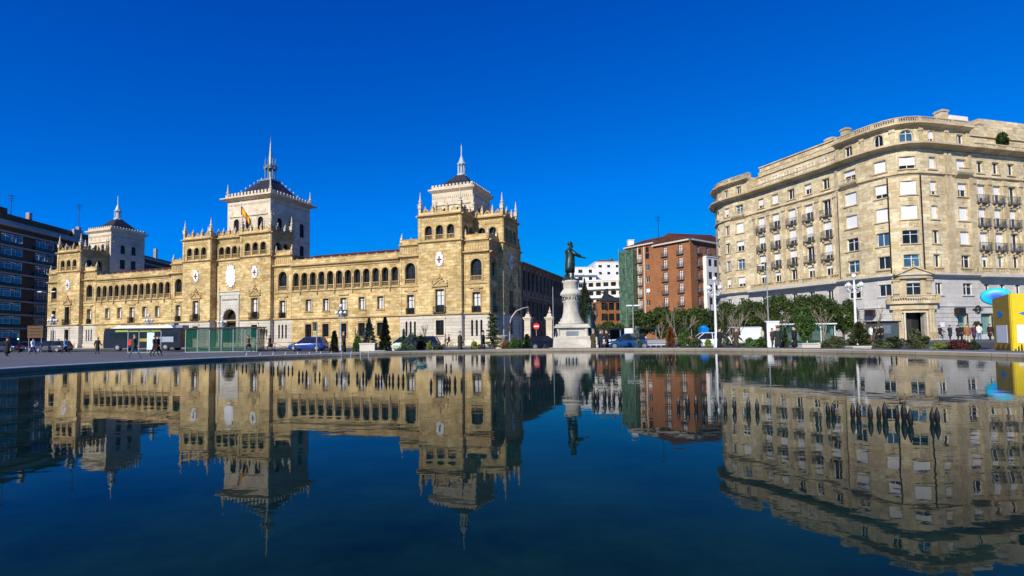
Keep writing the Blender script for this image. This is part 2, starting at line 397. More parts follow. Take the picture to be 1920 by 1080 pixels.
def surround(mb, F, u, z0, w, h, o, t=.14, out=.11, arch=False, sill=True, head=True):
    fbox(mb, F, u-w/2-t, u-w/2, z0, z0+h-(w/2 if arch else 0), o-.01, o+out); fbox(mb, F, u+w/2, u+w/2+t, z0, z0+h-(w/2 if arch else 0), o-.01, o+out)
    if sill: fbox(mb, F, u-w/2-t-.08, u+w/2+t+.08, z0-.14, z0, o-.01, o+out+.1)
    if arch:
        r = w/2; top = z0+h-r; n = 8
        for k in range(n):
            A, B = math.pi*k/n, math.pi*(k+1)/n; ri, ro = r, r+t
            pr = [(u-ri*math.cos(A), top+ri*math.sin(A)), (u-ro*math.cos(A), top+ro*math.sin(A)), (u-ro*math.cos(B), top+ro*math.sin(B)), (u-ri*math.cos(B), top+ri*math.sin(B))]
            a = [F.P(p[0], o-.01, p[1]) for p in pr]; b = [F.P(p[0], o+out, p[1]) for p in pr]
            mb.add(a+b, [(0,1,2,3),(7,6,5,4),(0,4,5,1),(1,5,6,2),(2,6,7,3),(3,7,4,0)])
    elif head: fbox(mb, F, u-w/2-t, u+w/2+t, z0+h, z0+h+t, o-.01, o+out)
def baluster(mb, p, h, s=1.0):
    mb.lathe([(.06*s,0),(.06*s,.06*h),(.03*s,.12*h),(.065*s,.38*h),(.03*s,.75*h),(.045*s,.86*h),(.06*s,.92*h),(.06*s,h)], p, 6)
def balustrade(mb, F, u0, u1, z0, h, o, sp=.22, post=0, s=1.0, th=.16):
    fbox(mb, F, u0, u1, z0, z0+.1*h+.03, o-th/2, o+th/2); fbox(mb, F, u0, u1, z0+h*.86, z0+h, o-th/2-.02, o+th/2+.02)
    n = max(1, int((u1-u0)/sp)); per = int(post/sp) if post else 0
    k = 0
    while k < n:
        u = u0+(k+.5)*(u1-u0)/n
        if per and (k % per) in (0, 1):
            if k % per == 0: fbox(mb, F, max(u0,u-.1), min(u1,u+sp+.1), z0+.1*h+.02, z0+h*.87, o-th/2+.01, o+th/2-.01)
        else: baluster(mb, F.P(u, o, z0+.1*h+.02), h*.76, s)
        k += 1
def split_build(mb, name, mat, parent, cuts, axis=0):
    """one object for each stretch between the cut positions"""
    edges = [-1e9]+list(cuts)+[1e9]
    for lo, hi in zip(edges, edges[1:]):
        q = MB(); mp = {}
        for f in mb.f:
            c = sum(mb.v[i][axis] for i in f)/len(f)
            if lo <= c < hi:
                for i in f:
                    if i not in mp: mp[i] = len(q.v); q.v.append(mb.v[i])
                q.f.append(tuple(mp[i] for i in f))
        if q.f: q.build(name, mat, parent)
def text_mesh(s, size, depth=.02, font_scale=1.0):
    c = bpy.data.curves.new('txt', 'FONT'); c.body = s; c.size = size; c.extrude = depth; c.align_x = 'CENTER'; c.align_y = 'CENTER'
    o = bpy.data.objects.new('txt', c); COL.objects.link(o)
    bpy.context.view_layer.update()
    me = bpy.data.meshes.new_from_object(o.evaluated_get(bpy.context.evaluated_depsgraph_get()))
    bpy.data.objects.remove(o); bpy.data.curves.remove(c)
    return me
# ------------------------------------------------------------ pool, ground, roads
def water_mat():
    m, nt, b = nodes('pool_water'); L = nt.links.new
    b.inputs['Base Color'].default_value = (.002,.014,.018,1); b.inputs['Roughness'].default_value = .012; b.inputs['IOR'].default_value = 1.333; b.inputs['Specular IOR Level'].default_value = .06
    ge = N(nt, 'ShaderNodeNewGeometry'); mp = N(nt, 'ShaderNodeMapping'); mp.inputs['Scale'].default_value = (1.1, 1.7, 1); L(ge.outputs['Position'], mp.inputs['Vector'])
    a = N(nt, 'ShaderNodeTexNoise', Scale=1.1, Detail=2.5, Roughness=.5, Distortion=.4); L(mp.outputs[0], a.inputs['Vector'])
    c = N(nt, 'ShaderNodeTexNoise', Scale=7.0, Detail=2.0); L(mp.outputs[0], c.inputs['Vector'])
    # wind ruffles the far side of the pool more
    sp = N(nt, 'ShaderNodeSeparateXYZ'); L(ge.outputs['Position'], sp.inputs[0])
    rg = N(nt, 'ShaderNodeMapRange'); rg.inputs['From Min'].default_value = 6; rg.inputs['From Max'].default_value = 22; rg.inputs['To Min'].default_value = .10; rg.inputs['To Max'].default_value = .5
    L(sp.outputs['Y'], rg.inputs['Value'])
    mu = N(nt, 'ShaderNodeMath', operation='MULTIPLY'); L(c.outputs['Fac'], mu.inputs[0]); L(rg.outputs[0], mu.inputs[1])
    ad = N(nt, 'ShaderNodeMath', operation='ADD'); L(a.outputs['Fac'], ad.inputs[0]); L(mu.outputs[0], ad.inputs[1])
    bp = N(nt, 'ShaderNodeBump', Strength=.052, Distance=.04); L(ad.outputs[0], bp.inputs['Height']); L(bp.outputs[0], b.inputs['Normal'])
    n4 = N(nt, 'ShaderNodeTexNoise', Scale=.5, Detail=6.0, Roughness=.7); L(ge.outputs['Position'], n4.inputs['Vector'])
    cr = N(nt, 'ShaderNodeValToRGB'); cr.color_ramp.elements[0].position = .35; cr.color_ramp.elements[1].position = .7
    cr.color_ramp.elements[0].color = (.0006,.006,.009,1); cr.color_ramp.elements[1].color = (.007,.034,.028,1)
    L(n4.outputs['Fac'], cr.inputs[0]); L(cr.outputs[0], b.inputs['Base Color'])
    return m
M['water'] = water_mat()
def paving(name, col, sz=.6, joint=.012, var=.12):
    m, nt, b = nodes(name); L = nt.links.new; b.inputs['Roughness'].default_value = .75
    ge = N(nt, 'ShaderNodeNewGeometry')
    br = N(nt, 'ShaderNodeTexBrick'); br.inputs['Scale'].default_value = 1; br.inputs['Brick Width'].default_value = sz*1.6; br.inputs['Row Height'].default_value = sz
    br.inputs['Mortar Size'].default_value = joint; br.inputs['Color1'].default_value = (*[c*(1-var) for c in col], 1); br.inputs['Color2'].default_value = (*[c*(1+var) for c in col], 1); br.inputs['Mortar'].default_value = (*[c*.45 for c in col], 1)
    L(ge.outputs['Position'], br.inputs['Vector'])
    n1 = N(nt, 'ShaderNodeTexNoise', Scale=.25, Detail=6.0, Roughness=.7); L(ge.outputs['Position'], n1.inputs['Vector'])
    r2 = N(nt, 'ShaderNodeMapRange'); r2.inputs['From Min'].default_value = .3; r2.inputs['From Max'].default_value = .7; r2.inputs['To Min'].default_value = .72; r2.inputs['To Max'].default_value = 1.15
    L(n1.outputs['Fac'], r2.inputs['Value'])
    ml = N(nt, 'ShaderNodeVectorMath', operation='SCALE'); L(br.outputs['Color'], ml.inputs[0]); L(r2.outputs[0], ml.inputs['Scale']); L(ml.outputs[0], b.inputs['Base Color'])
    return m
M['paving'] = paving('granite_paving', (.13,.133,.137))
M['sidewalk'] = paving('pavement_slabs', (.26,.25,.235), .4)
M['kerb'] = plain('kerb_granite', (.34,.33,.31), .7, var=.15, scale=4)
M['rimstone'] = masonry('pool_rim_stone', (.30,.25,.17), (.25,.21,.15), (.13,.11,.08), 1.0, .5, .01, (.16,.14,.09), .6)
M['rimtop'] = plain('pool_rim_top', (.36,.36,.35), .6, var=.12, scale=3)
M['asphalt'] = plain('asphalt', (.045,.046,.05), .85, var=.2, scale=2, bump=.2)
M['roadpaint'] = plain('road_paint', (.70,.70,.68), .7, var=.1, scale=5)
M['wallside'] = plain('shaded_wet_stone', (.10,.095,.08), .7, var=.3)
def ring(name, radii, mat, zf, n=240, smoothed=True):
    mb = MB(); vs = []; fs = []
    for r, in [(q,) for q in radii]:
        for k in range(n):
            A = 2*math.pi*k/n; x, y = PCX+r*math.cos(A), PCY+r*math.sin(A); vs.append((x, y, zf(x, y, r)))
    for i in range(len(radii)-1):
        for k in range(n): k2 = (k+1) % n; fs.append((i*n+k, (i+1)*n+k, (i+1)*n+k2, i*n+k2))
    mb.add(vs, fs); return mb.build(name, mat, None, smoothed)
mb = MB(); mb.add([(PCX+(PR+.02)*math.cos(2*math.pi*k/120), PCY+(PR+.02)*math.sin(2*math.pi*k/120), 0) for k in range(120)], [tuple(range(120))])
structure(mb.build('water', M['water']))
ring_r = [PR+.55, PR+1, PR+1.6, PR+2.2]+[PR+2.2+.4*i for i in range(1, 9)]+[PR+6+1.2*i for i in range(1, 26)]+[60,75,90,110,140,180,240,320,450,700,1100,2000]
structure(ring('ground', ring_r, M['paving'], lambda x, y, r: gz(x, y)))
# rim: coping ring with inner face into the water
mb = MB(); n = 240; vs = []; fs = []
prof = [(PR, -.6), (PR, .115), (PR+.02, .135), (PR+.5, .135), (PR+.56, .12), (PR+.56, -.2)]
for r, z in prof:
    for k in range(n): A = 2*math.pi*k/n; vs.append((PCX+r*math.cos(A), PCY+r*math.sin(A), z))
for i in range(len(prof)-1):
    for k in range(n): k2 = (k+1) % n; fs.append((i*n+k, (i+1)*n+k, (i+1)*n+k2, i*n+k2))
mb.add(vs, fs); me = mb.mesh('kerb', [M['rimstone'], M['rimtop']])
for p in me.polygons: p.material_index = 1 if p.normal.z > .5 or p.normal.z < -.5 else 0
structure(inst(me, 'kerb'))

# academy frame: origin at the right front corner, x runs left along the front, y points out of the front
AX, AY, AZ = -3.15, 75.0, -.5
AROT = math.atan2(.3453, -.9385)
uf = Vector((-.9385, .3453)); us = Vector((.3453, .9385))
def AW(s, o, z=0): return Vector((AX+uf.x*s-us.x*o, AY+uf.y*s-us.y*o, z))
def sheet(name, outline_fn, na, nb, mat, dz, side=None):
    """a thin sheet that follows the ground, or a slab with real edges when side is given"""
    vs = []; fs = []
    for i in range(na+1):
        for j in range(nb+1):
            p = outline_fn(i/na, j/nb); vs.append((p.x, p.y, gz(p.x, p.y)+dz))
    for i in range(na):
        for j in range(nb): fs.append((i*(nb+1)+j, (i+1)*(nb+1)+j, (i+1)*(nb+1)+j+1, i*(nb+1)+j+1))
    if side:
        edge = [i*(nb+1) for i in range(na+1)]+[na*(nb+1)+j for j in range(1, nb+1)]+[i*(nb+1)+nb for i in range(na-1, -1, -1)]+[j for j in range(nb-1, 0, -1)]
        b0 = len(vs)
        for e in edge: x, y, z = vs[e]; vs.append((x, y, z-side))
        m = len(edge)
        for k in range(m): fs.append((edge[k], edge[(k+1) % m], b0+(k+1) % m, b0+k))
    mb = MB(); mb.add(vs, fs); return structure(mb.build(name, mat))
def astrip(s0, s1, o0, o1): return lambda a, b: AW(s0+(s1-s0)*a, o0+(o1-o0)*b)
sheet('road', astrip(-75, 150, 6, 22), 60, 4, M['asphalt'], .03)
sheet('road', astrip(-17, -6, 3, -160), 6, 40, M['asphalt'], .034)
sheet('pavement', astrip(-3.2, 101, .8, 5), 60, 2, M['sidewalk'], .15, .2)
sheet('pavement', astrip(-3.2, -.05, -.8, -120), 3, 40, M['sidewalk'], .146, .2)
for o in (10, 14, 18):
    for k in range(30): sheet('road_marking', astrip(-60+6*k, -57+6*k, o-.06, o+.06), 1, 1, M['roadpaint'], .038)
for k in range(10): sheet('zebra_stripe', astrip(28.5, 32.5, 6.6+1.5*k, 7.3+1.5*k), 1, 1, M['roadpaint'], .039)

# ------------------------------------------------------------ the academy
AC = thing('academy_building', 'long golden stone academy with arcaded wings, three square towers and slate spires', 'academy', (AX, AY, AZ), AROT, off=(0,0,-AZ))
LEN = 97.6
ZB, Z2, ZC, ZT, ZL, ZR = 4.2, 8.5, 12.75, 14.7, 18.6, 20.1   # belt, second belt, wing cornice, pavilion top, loggia cornice, crest top
FR = Path([(0,0),(LEN,0)], -1)         # front, outward +y
stone, trim, grey, white = MB(), MB(), MB(), MB()
wall_arch = MB(); ironb = MB(); loggia_back = MB()
def quad_x(mb, x, y0, y1, z0, z1): mb.add([(x,y0,z0),(x,y1,z0),(x,y1,z1),(x,y0,z1)], [(0,1,2,3)])
def quad_z(mb, x0, x1, y0, y1, z): mb.add([(x0,y0,z),(x1,y0,z),(x1,y1,z),(x0,y1,z)], [(0,1,2,3)])
# shared small parts
pm = MB(); pm.cbox((0,0,.25),(.42,.42,.5)).cbox((0,0,.53),(.52,.52,.07)).lathe([(.17,.56),(.2,.66),(.12,.78),(.17,.86),(.22,.98),(.17,1.08),(.11,1.16),(.08,1.7),(.03,2.1),(.055,2.14),(.015,2.28)], n=8)
PIN = pm.mesh('pinnacle', M['white_stone'])
pm = MB(); pm.cbox((0,0,.2),(.4,.4,.4)).lathe([(.2,.4),(.24,.46),(.1,.56),(.17,.68),(.17,.78),(.05,.95),(.03,1.12),(.06,1.16),(.02,1.25)], n=8)
URN = pm.mesh('finial', M['white_stone'])
cm = MB()
for k in range(9):
    A = k/8; cm.ball((-.38+.76*A, 0, .16+.30*math.sin(math.pi*A)+.06*(k % 2)), .12, 6, 5, sy=.6)
cm.box(-.5,.5,-.07,.07,0,.16).ball((0,0,.62), .1, 6, 5).ball((-.16,0,.3), .1, 6, 5, sy=.6).ball((.16,0,.3), .1, 6, 5, sy=.6)
CREST = cm.mesh('crest', M['stone_trim'])
def crest_line(F, u0, u1, z, o, n, corners=(True, True)):
    """parapet of a loggia tower: posts, crests between, tall pinnacles at the corners"""
    st = (u1-u0)/n
    fbox(stone, F, u0, u1, z, z+.42, o-.3, o-.02)
    for i in range(n+1):
        u = u0+st*i; p = F.P(u, o-.16, z)
        e = (i == 0 and corners[0]) or (i == n and corners[1])
        uu = min(max(u, u0+.19), u1-.19); p = F.P(uu, o-.17, z)
        stone.cbox((p.x, p.y, z+.55), (.38, .38, 1.1)); trim.cbox((p.x, p.y, z+1.13), (.48, .48, .07))
        if e: inst(PIN, 'pinnacle', AC, (p.x, p.y, z+1.15), 0, (1.25,1.25,1.05))
        elif 0 < i < n: inst(URN, 'finial', AC, (p.x, p.y, z+1.15), 0, .6)
    for i in range(n):
        u = u0+st*(i+.5); p = F.P(u, o-.16, z+.4); inst(CREST, 'crest', AC, p, F.rz(u), min(1, (st-.4)/1.0))
def loggia(F, u0, u1, z0, o, n, depth=.45, crest=4, corners=(True, True), kind='dark'):
    """arched open gallery storey with balustrades, cornice and crested parapet"""
    f = Fac(F, AC, o, depth); w = u1-u0; mg = .75 if n < 4 else .4; st = (w-2*mg)/n
    for i in range(n): f.win(u0+mg+st*(i+.5), z0+.35, 1.18, 2.1, kind, True, 'gallery_window')
    fwall(stone, F, u0, u1, z0, ZL, f.h, o, depth); f.place()
    for i in range(n):
        u = u0+mg+st*(i+.5); surround(trim, F, u, z0+.35, 1.18, 2.1, o, .13, .06, True, False)
        b = MB(); balustrade(b, F, u-.57, u+.57, z0+.35, .75, o-.16, .2, th=.14); b.build('balustrade', M['stone_trim'], AC)
    cornice(trim, F, u0-.06, u1+.06, z0-.14, z0+.12, .26, o)
    fbox(trim, F, u0, u1, ZL-.95, ZL-.85, o-.01, o+.06)
    q = u0+.5
    while q < u1-.5: fbox(trim, F, q, q+.16, ZL-.78, ZL-.45, o-.01, o+.05); q += .36
    for a in (u0, u1-.42): fbox(stone, F, a, a+.42, z0+.12, ZL, o-.01, o+.1)
    cornice(trim, F, u0-.12, u1+.12, ZL-.25, ZL+.12, .38, o)
    crest_line(F, u0, u1, ZL+.12, o, crest, corners)
def pediment(F, u, z, w, o, h=.95):
    p = F.P(u, o-.01, z); U = (F.P(u+.5, o, z)-F.P(u-.5, o, z)); Nn = (F.P(u, o+1, z)-F.P(u, o, z))
    trim.prism([(-w/2,0),(w/2,0),(w/2,.13),(-w/2,.13)], p, U, (0,0,1), Nn, .26)
    trim.prism([(-w/2,.14),(w/2,.14),(0,h)], p, U, (0,0,1), Nn, .10)
    trim.prism([(-w/2-.05,.14),(-w/2+.2,.14),(0,h-.02),(0,h+.18)], p, U, (0,0,1), Nn, .24)
    trim.prism([(w/2+.05,.14),(w/2-.2,.14),(0,h-.02),(0,h+.18)], p, U, (0,0,1), Nn, .24)
    q = p+Nn*.12
    for k, (dx, dz, r) in enumerate([(0,h+.45,.24),(-.3,h+.25,.18),(.3,h+.25,.18),(-.6,h*.75+.1,.16),(.6,h*.75+.1,.16),(-w/2+.12,.5,.14),(w/2-.12,.5,.14),(-w/2+.12,.85,.1),(w/2-.12,.85,.1),(0,h+.8,.12),(0,.5,.16)]):
        c = q+U*dx; trim.ball((c.x, c.y, z+dz), r, 7, 5)
def arms(F, u, z, w, h, o, red=True):
    """white coat of arms with crown"""
    p = F.P(u, o-.02, z); U = (F.P(u+.5, o, z)-F.P(u-.5, o, z)); Nn = (F.P(u, o+1, z)-F.P(u, o, z)); m = MB()
    sh = [(-w/2,-h*.12),(-w*.44,-h*.3),(-w*.2,-h*.43),(0,-h*.5),(w*.2,-h*.43),(w*.44,-h*.3),(w/2,-h*.12),(w/2,h*.2),(w*.36,h*.27),(-w*.36,h*.27),(-w/2,h*.2)]
    m.prism(sh, p, U, (0,0,1), Nn, .14); m.prism([(a*.8, b*.8-.01) for a, b in sh], p+Nn*.13, U, (0,0,1), Nn, .06)
    for k in range(14):
        A = 2*math.pi*k/14; c = p+Nn*.1+U*(math.cos(A)*w*.53); m.ball((c.x, c.y, z-h*.1+math.sin(A)*h*.40), .07*w/.9, 6, 4)
    m.prism([(-w*.33,h*.28),(w*.33,h*.28),(w*.38,h*.46),(w*.2,h*.38),(w*.1,h*.5),(0,h*.4),(-w*.1,h*.5),(-w*.2,h*.38),(-w*.38,h*.46)], p, U, (0,0,1), Nn, .2)
    ob = m.build('coat_of_arms', M['white'] , AC)
    if red:
        r = MB(); t = w*.10
        r.prism([(-t,-h*.28),(t,-h*.28),(t,h*.13),(-t,h*.13)], p+Nn*.18, U, (0,0,1), Nn, .03); r.prism([(-w*.26,-t-h*.06),(w*.26,-t-h*.06),(w*.26,t-h*.06),(-w*.26,t-h*.06)], p+Nn*.183, U, (0,0,1), Nn, .03)
        for dx, dz in ((0,.15),(0,-.27),(.27,-.06),(-.27,-.06)):
            c = p+Nn*.19+U*(dx*w); r.ball((c.x, c.y, z+dz*h), .085*w, 6, 4)
        r.build('red_cross', M['maroon'], ob)
def ironbalc(F, u, z, w, o, h=.95, out=.45, name='balcony'):
    m = MB()
    fbox(m, F, u-w/2, u+w/2, z-.1, z, o-.01, o+out)
    for a in (z+h-.04, z+.08): fbox(m, F, u-w/2, u+w/2, a, a+.035, o+out-.05, o+out-.01)
    for e in (u-w/2, u+w/2-.04):
        for a in (z+h-.04, z+.08): fbox(m, F, e, e+.035, a, a+.035, o, o+out-.04)
        for k in range(3): fbox(m, F, e, e+.03, z, z+h, o+.06+k*.13, o+.085+k*.13)
    n = int(w/.115)
    for k in range(n+1): q = u-w/2+.015+(w-.03)*k/n; fbox(m, F, q-.012, q+.012, z, z+h, o+out-.045, o+out-.02)
    return m.build(name, M['iron'], AC)
def tower_face(F, u0, u1, o, depth, mid, big=False, armw=1.15, armh=2.2, kind='dcurt'):
    """a projecting tower front below the loggia: ground window, tall window with pediment, coat of arms"""
    f = Fac(F, AC, o, .45); f.win(mid, 4.42, 1.4, 3.35, kind); g = Fac(F, AC, o, .35); g.win(mid, 1.15, 1.3, 2.15, 'grille')
    fwall(stone, F, u0, u1, ZB, ZT, f.h, o, .45); fwall(grey, F, u0, u1, AZ, ZB-.1, g.h, o, .35); f.place(); g.place()
    surround(trim, F, mid, 4.42, 1.4, 3.35, o, .22, .09, sill=False); surround(white, F, mid, 1.15, 1.3, 2.15, o, .2, .08)
    fbox(white, F, mid-.9, mid+.9, 3.52, 3.7, o-.01, o+.18)
    pediment(F, mid, 8.15, 2.6, o); ironbalc(F, mid, 4.36, 1.9, o)
    arms(F, mid, 12.2, armw, armh, o)
def bay_face(F, u0, u1, kind='dcurt'):
    """end and flanking bays: three slits, tall window, big arched window, panelled frieze, low parapet"""
    mid = (u0+u1)/2; f = Fac(F, AC, 0, .48)
    f.win(mid, 4.35, 1.2, 2.85, kind); f.win(mid, 8.85, 1.75, 3.15, 'dark', True)
    g = Fac(F, AC, 0, .3)
    for d in (-.72, 0, .72): g.win(mid+d, .95, .34, 2.3, 'louvre', True, 'slit_window')
    fwall(stone, F, u0, u1, ZB, ZT+.5, f.h, 0, .48); fwall(grey, F, u0, u1, AZ, ZB-.1, g.h, 0, .3); f.place(); g.place()
    surround(trim, F, mid, 4.35, 1.2, 2.85, 0, .2, .08, sill=False); fbox(trim, F, mid-1.05, mid+1.05, 7.75, 7.95, -.01, .2); fbox(trim, F, mid-.5, mid+.5, 7.45, 7.75, -.01, .13)
    surround(trim, F, mid, 8.85, 1.75, 3.15, 0, .24, .09, True, False); ironbalc(F, mid, 4.3, 1.3, 0, .95, .16)
    b = MB(); balustrade(b, F, mid-.86, mid+.86, 8.85, .75, -.12, .2, th=.14); b.build('balustrade', M['stone_trim'], AC)
    for a in (u0, u1-.3): fbox(stone, F, a, a+.3, ZB, ZC, -.01, .06)
    cornice(trim, F, u0, u1, 12.65, 13.05, .4, 0)
    q = u0+.35
    while q < u1-.4: fbox(trim, F, q, q+.22, 13.3, 14.2, -.01, .06); q += .42
    cornice(trim, F, u0, u1, 14.4, 14.75, .3, 0)
    fbox(stone, F, u0+.2, u1-.2, 14.75, 15.45, -.3, -.05); fbox(trim, F, u0+.1, u1-.1, 15.45, 15.55, -.36, .0)
    for a in (u0+.25, u1-.25):
        p = F.P(a, -.2, 14.75); stone.cbox((p.x,p.y,15.2),(.4,.4,.9)); inst(URN, 'finial', AC, (p.x,p.y,15.65), 0, .75)
    p = F.P(mid, -.15, 15.5); inst(CREST, 'crest', AC, p, F.rz(mid), .5)
def wing(F, u0, u1):
    n = 12; st = (u1-u0)/n; f = Fac(F, AC, 0, .55); mid = (u0+u1)/2
    for i in range(n): f.win(u0+st*(i+.5), 8.75, 1.2, 2.85, 'dark', True, 'gallery_window')
    fwall(stone, F, u0, u1, Z2, ZC+.2, f.h, 0, .55); f.place()
    g = Fac(F, AC, 0, .42)
    for k in range(5):
        u = mid+(k-2)*2*st
        if k == 2: g.win(u, 4.4, 1.15, 2.8, 'dcurt')
        else: g.win(u, 5.25, 1.1, 1.95, 'dcurt')
        g.win(u, 1.15, 1.25, 2.05, 'grille' )
    fwall(stone, F, u0, u1, AZ, Z2, g.h, 0, .42); g.place()
    for k in range(5):
        u = mid+(k-2)*2*st
        if k == 2: surround(trim, F, u, 4.4, 1.15, 2.8, 0, .16, .07, sill=False); ironbalc(F, u, 4.35, 1.45, 0, .95, .3); fbox(trim, F, u-.95, u+.95, 7.62, 7.8, -.01, .2)
        else: surround(trim, F, u, 5.25, 1.1, 1.95, 0, .16, .07)
        surround(trim, F, u, 1.15, 1.25, 2.05, 0, .18, .07); fbox(trim, F, u-.85, u+.85, 3.4, 3.52, -.01, .18)
    for i in range(n):
        u = u0+st*(i+.5); surround(trim, F, u, 8.75, 1.2, 2.85, 0, .13, .08, True, False)
        b = MB(); balustrade(b, F, u-.58, u+.58, 8.75, .72, -.14, .2, th=.14); b.build('balustrade', M['stone_trim'], AC)
    for i in range(n+1):
        u = min(max(u0+st*i, u0+.1), u1-.1); p = F.P(u, .1, 8.62)
        trim.cbox((p.x,p.y,9.0),(.26,.2,.75)); trim.lathe([(.11,0),(.085,.1),(.075,.85),(.13,1.0),(.13,1.08)], (p.x,p.y,9.38), 6)
        if i % 2: trim.lathe([(.03,-.62),(.14,-.45),(.1,-.3),(.2,-.02)], (p.x,p.y,8.55), 6)
    fbox(trim, F, u0, u1, 8.5, 8.62, -.01, .2)
    cornice(trim, F, u0, u1, 12.3, 12.95, .45, 0)
    fbox(stone, F, u0, u1, 12.95, 13.7, -.35, -.05); fbox(trim, F, u0, u1, 13.7, 13.8, -.4, 0)
    for i in range(n):
        u = u0+st*(i+.5); p = F.P(u, -.2, 13.6); inst(CREST, 'crest', AC, p, F.rz(u), .62)
# front, from the right corner
S = [0, 4.0, 10.9, 14.6, 35.0, 38.8, 45.4, 52.2, 58.8, 62.6, 83.0, 86.7, 93.6, 97.6]
def mirror(a, b): return LEN-b, LEN-a
for (a, b) in ((0,4.0),(10.9,14.6),(35.0,38.8),(58.8,62.6),(83.0,86.7),(93.6,97.6)): bay_face(FR, a, b, 'dcurt' if a < 90 else 'dark')
wing(FR, 14.6, 35.0); wing(FR, 62.6, 83.0)
for (a, b) in ((4.0,10.9),(38.8,45.4),(52.2,58.8),(86.7,93.6)):
    tower_face(FR, a, b, .75, .35, (a+b)/2, kind='dcurt' if a < 80 else 'dark')
    for x in (a, b): quad_x(stone, x, -.6, .75, ZB, ZT); quad_x(grey, x, -.6, .75, AZ, ZB)
    loggia(FR, a, b, ZT, .75, 3, crest=3)
    # loggia side walls (the right one is seen)
    for x, sd_ in ((a, 1), (b, -1)):
        Fs = Path([(x, .75), (x, -4.3)], 1 if sd_ == 1 else -1)
        loggia(Fs, 0.0, 5.05, ZT, 0, 2, crest=3, corners=(False, True))
    quad_x(stone, a, -4.3, -4.3, ZT, ZL); stone.add([(a,-4.3,ZT),(b,-4.3,ZT),(b,-4.3,ZL),(a,-4.3,ZL)], [(0,1,2,3)])
    quad_z(trim, a+.02, b-.02, -4.28, .72, ZL+.02)
# belts on the front
for i in range(13):
    o = .75 if S[i] in (4.0, 38.8, 52.2, 86.7) else (-.5 if S[i] == 45.4 else 0)
    fbox(trim, FR, S[i], S[i+1], ZB-.12, ZB+.1, o-.02, o+.26)
    if o == 0 and S[i] not in (14.6, 62.6): fbox(trim, FR, S[i], S[i+1], Z2-.1, Z2+.08, -.02, .12)
    if S[i] not in (14.6, 62.6): fbox(white, FR, S[i], S[i+1], AZ, AZ+.85, o-.02, o+.12)
    else: fbox(trim, FR, S[i], S[i+1], AZ, AZ+.8, o-.02, o+.1)
# recessed middle with the portal
a, b, o, mid = 45.4, 52.2, -.5, 48.8
f = Fac(FR, AC, o, .6)
fwall(stone, FR, a, b, AZ, ZT, [(mid-1.5, mid+1.5, AZ, 6.2, True)], o, .9)
loggia(FR, a, b, ZT, o, 4, crest=5, corners=(False, False))
stone.box(a, b, o-4, o-.9, ZT-.1, ZL-.01) if False else None
pm = MB(); fwall(pm, FR, mid-2.1, mid+2.1, AZ, 8.6, [(mid-1.48, mid+1.48, AZ, 6.17, True)], o+.22, .25)
for x in (mid-2.1, mid+2.1): quad_x(pm, x, o, o+.22, AZ, 8.6)
fbox(pm, FR, mid-2.3, mid+2.3, 8.6, 9.15, o-.02, o+.3); fbox(pm, FR, mid-2.4, mid+2.4, 9.15, 9.3, o-.02, o+.45)
for k in range(13):
    A = math.pi*(k+.5)/13; c, s_ = math.cos(A), math.sin(A)
    p1, p2 = (mid-c*1.55, 4.67+s_*1.55), (mid-c*2.3, 4.67+s_*2.3)
    if abs(p2[0]-mid) < 2.0:
        d = .13; nx, nz = s_*d, c*d
        pm.prism([(p1[0]-nx,p1[1]-nz),(p1[0]+nx,p1[1]+nz),(p2[0]+nx*1.4,p2[1]+nz*1.4),(p2[0]-nx*1.4,p2[1]-nz*1.4)], (0,o+.21,0), (1,0,0), (0,0,1), (0,1,0), .07)
for x in (mid-2.2, mid+2.2): pm.lathe([(.2,AZ),(.24,AZ+.6),(.15,AZ+.7),(.14,8.3),(.22,8.6)], (x, o+.35, 0), 8)
ob = pm.build('portal', M['portal'], AC)
tm = text_mesh('TODO POR LA PATRIA', .36, .02); tm.materials.append(M['black'])
t_ = inst(tm, 'inscription', ob, (mid, o+.24, 7.75)); t_.rotation_euler = (R(90), 0, R(180))
dm = MB(); dm.box(mid-1.5, mid+1.5, o-.95, o-.88, AZ, 6.2)
for k in range(9): dm.box(mid-1.4+k*.35-.02, mid-1.4+k*.35+.02, o-.85, o-.8, 4.5, 6.2)
dm.box(mid-1.5, mid+1.5, o-.86, o-.78, 4.35, 4.55); dm.build('door', M['frame'], AC)
arms(FR, mid, 12.0, 2.1, 4.0, o, False)
for d in (-2.6, 2.6): inst(PIN, 'pinnacle', AC, (mid+d, o+.15, 8.6), 0, .8)
# wrought lanterns on the base
lm = MB(); lm.tube([(0,0,0),(0,.35,0)], .03, 5).lathe([(.03,-1.1),(.12,-.9),(.05,-.7),(.16,-.1),(.2,.5),(.03,.8)], (0,.4,0), 6)
LANT = lm.mesh('wall_lantern', M['iron'])
for s_ in (39.6, 40.3): inst(LANT, 'wall_lantern', AC, (s_, .75, 2.0))
# right side: corner bay, side tower, rear wing
SD = Path([(0,0),(0,-44)], 1)           # outward -x, u = distance back from the front
bay_face(SD, 0.02, 3.6, 'dark')
f = Fac(SD, AC, .75, .35)
tower_face(SD, 3.6, 10.0, .75, .35, 6.8, kind='dark')
for y in (-3.6, -10.0):
    stone.add([(-.75,y,ZB),(.3,y,ZB),(.3,y,ZT),(-.75,y,ZT)], [(0,1,2,3)]); grey.add([(-.75,y,AZ),(.3,y,AZ),(.3,y,ZB),(-.75,y,ZB)], [(0,1,2,3)])
loggia(SD, 3.6, 10.0, ZT, .75, 3, crest=3)
for y, sd_ in ((-3.6, -1), (-10.0, 1)):
    Fs = Path([(-.75, y), (4.3, y)], sd_); loggia(Fs, 0, 5.05, ZT, 0, 2, crest=3, corners=(False, True))
quad_z(trim, -.72, 4.3, -9.98, -3.62, ZL+.03)
bay_face(SD, 10.0, 13.6, 'dark')
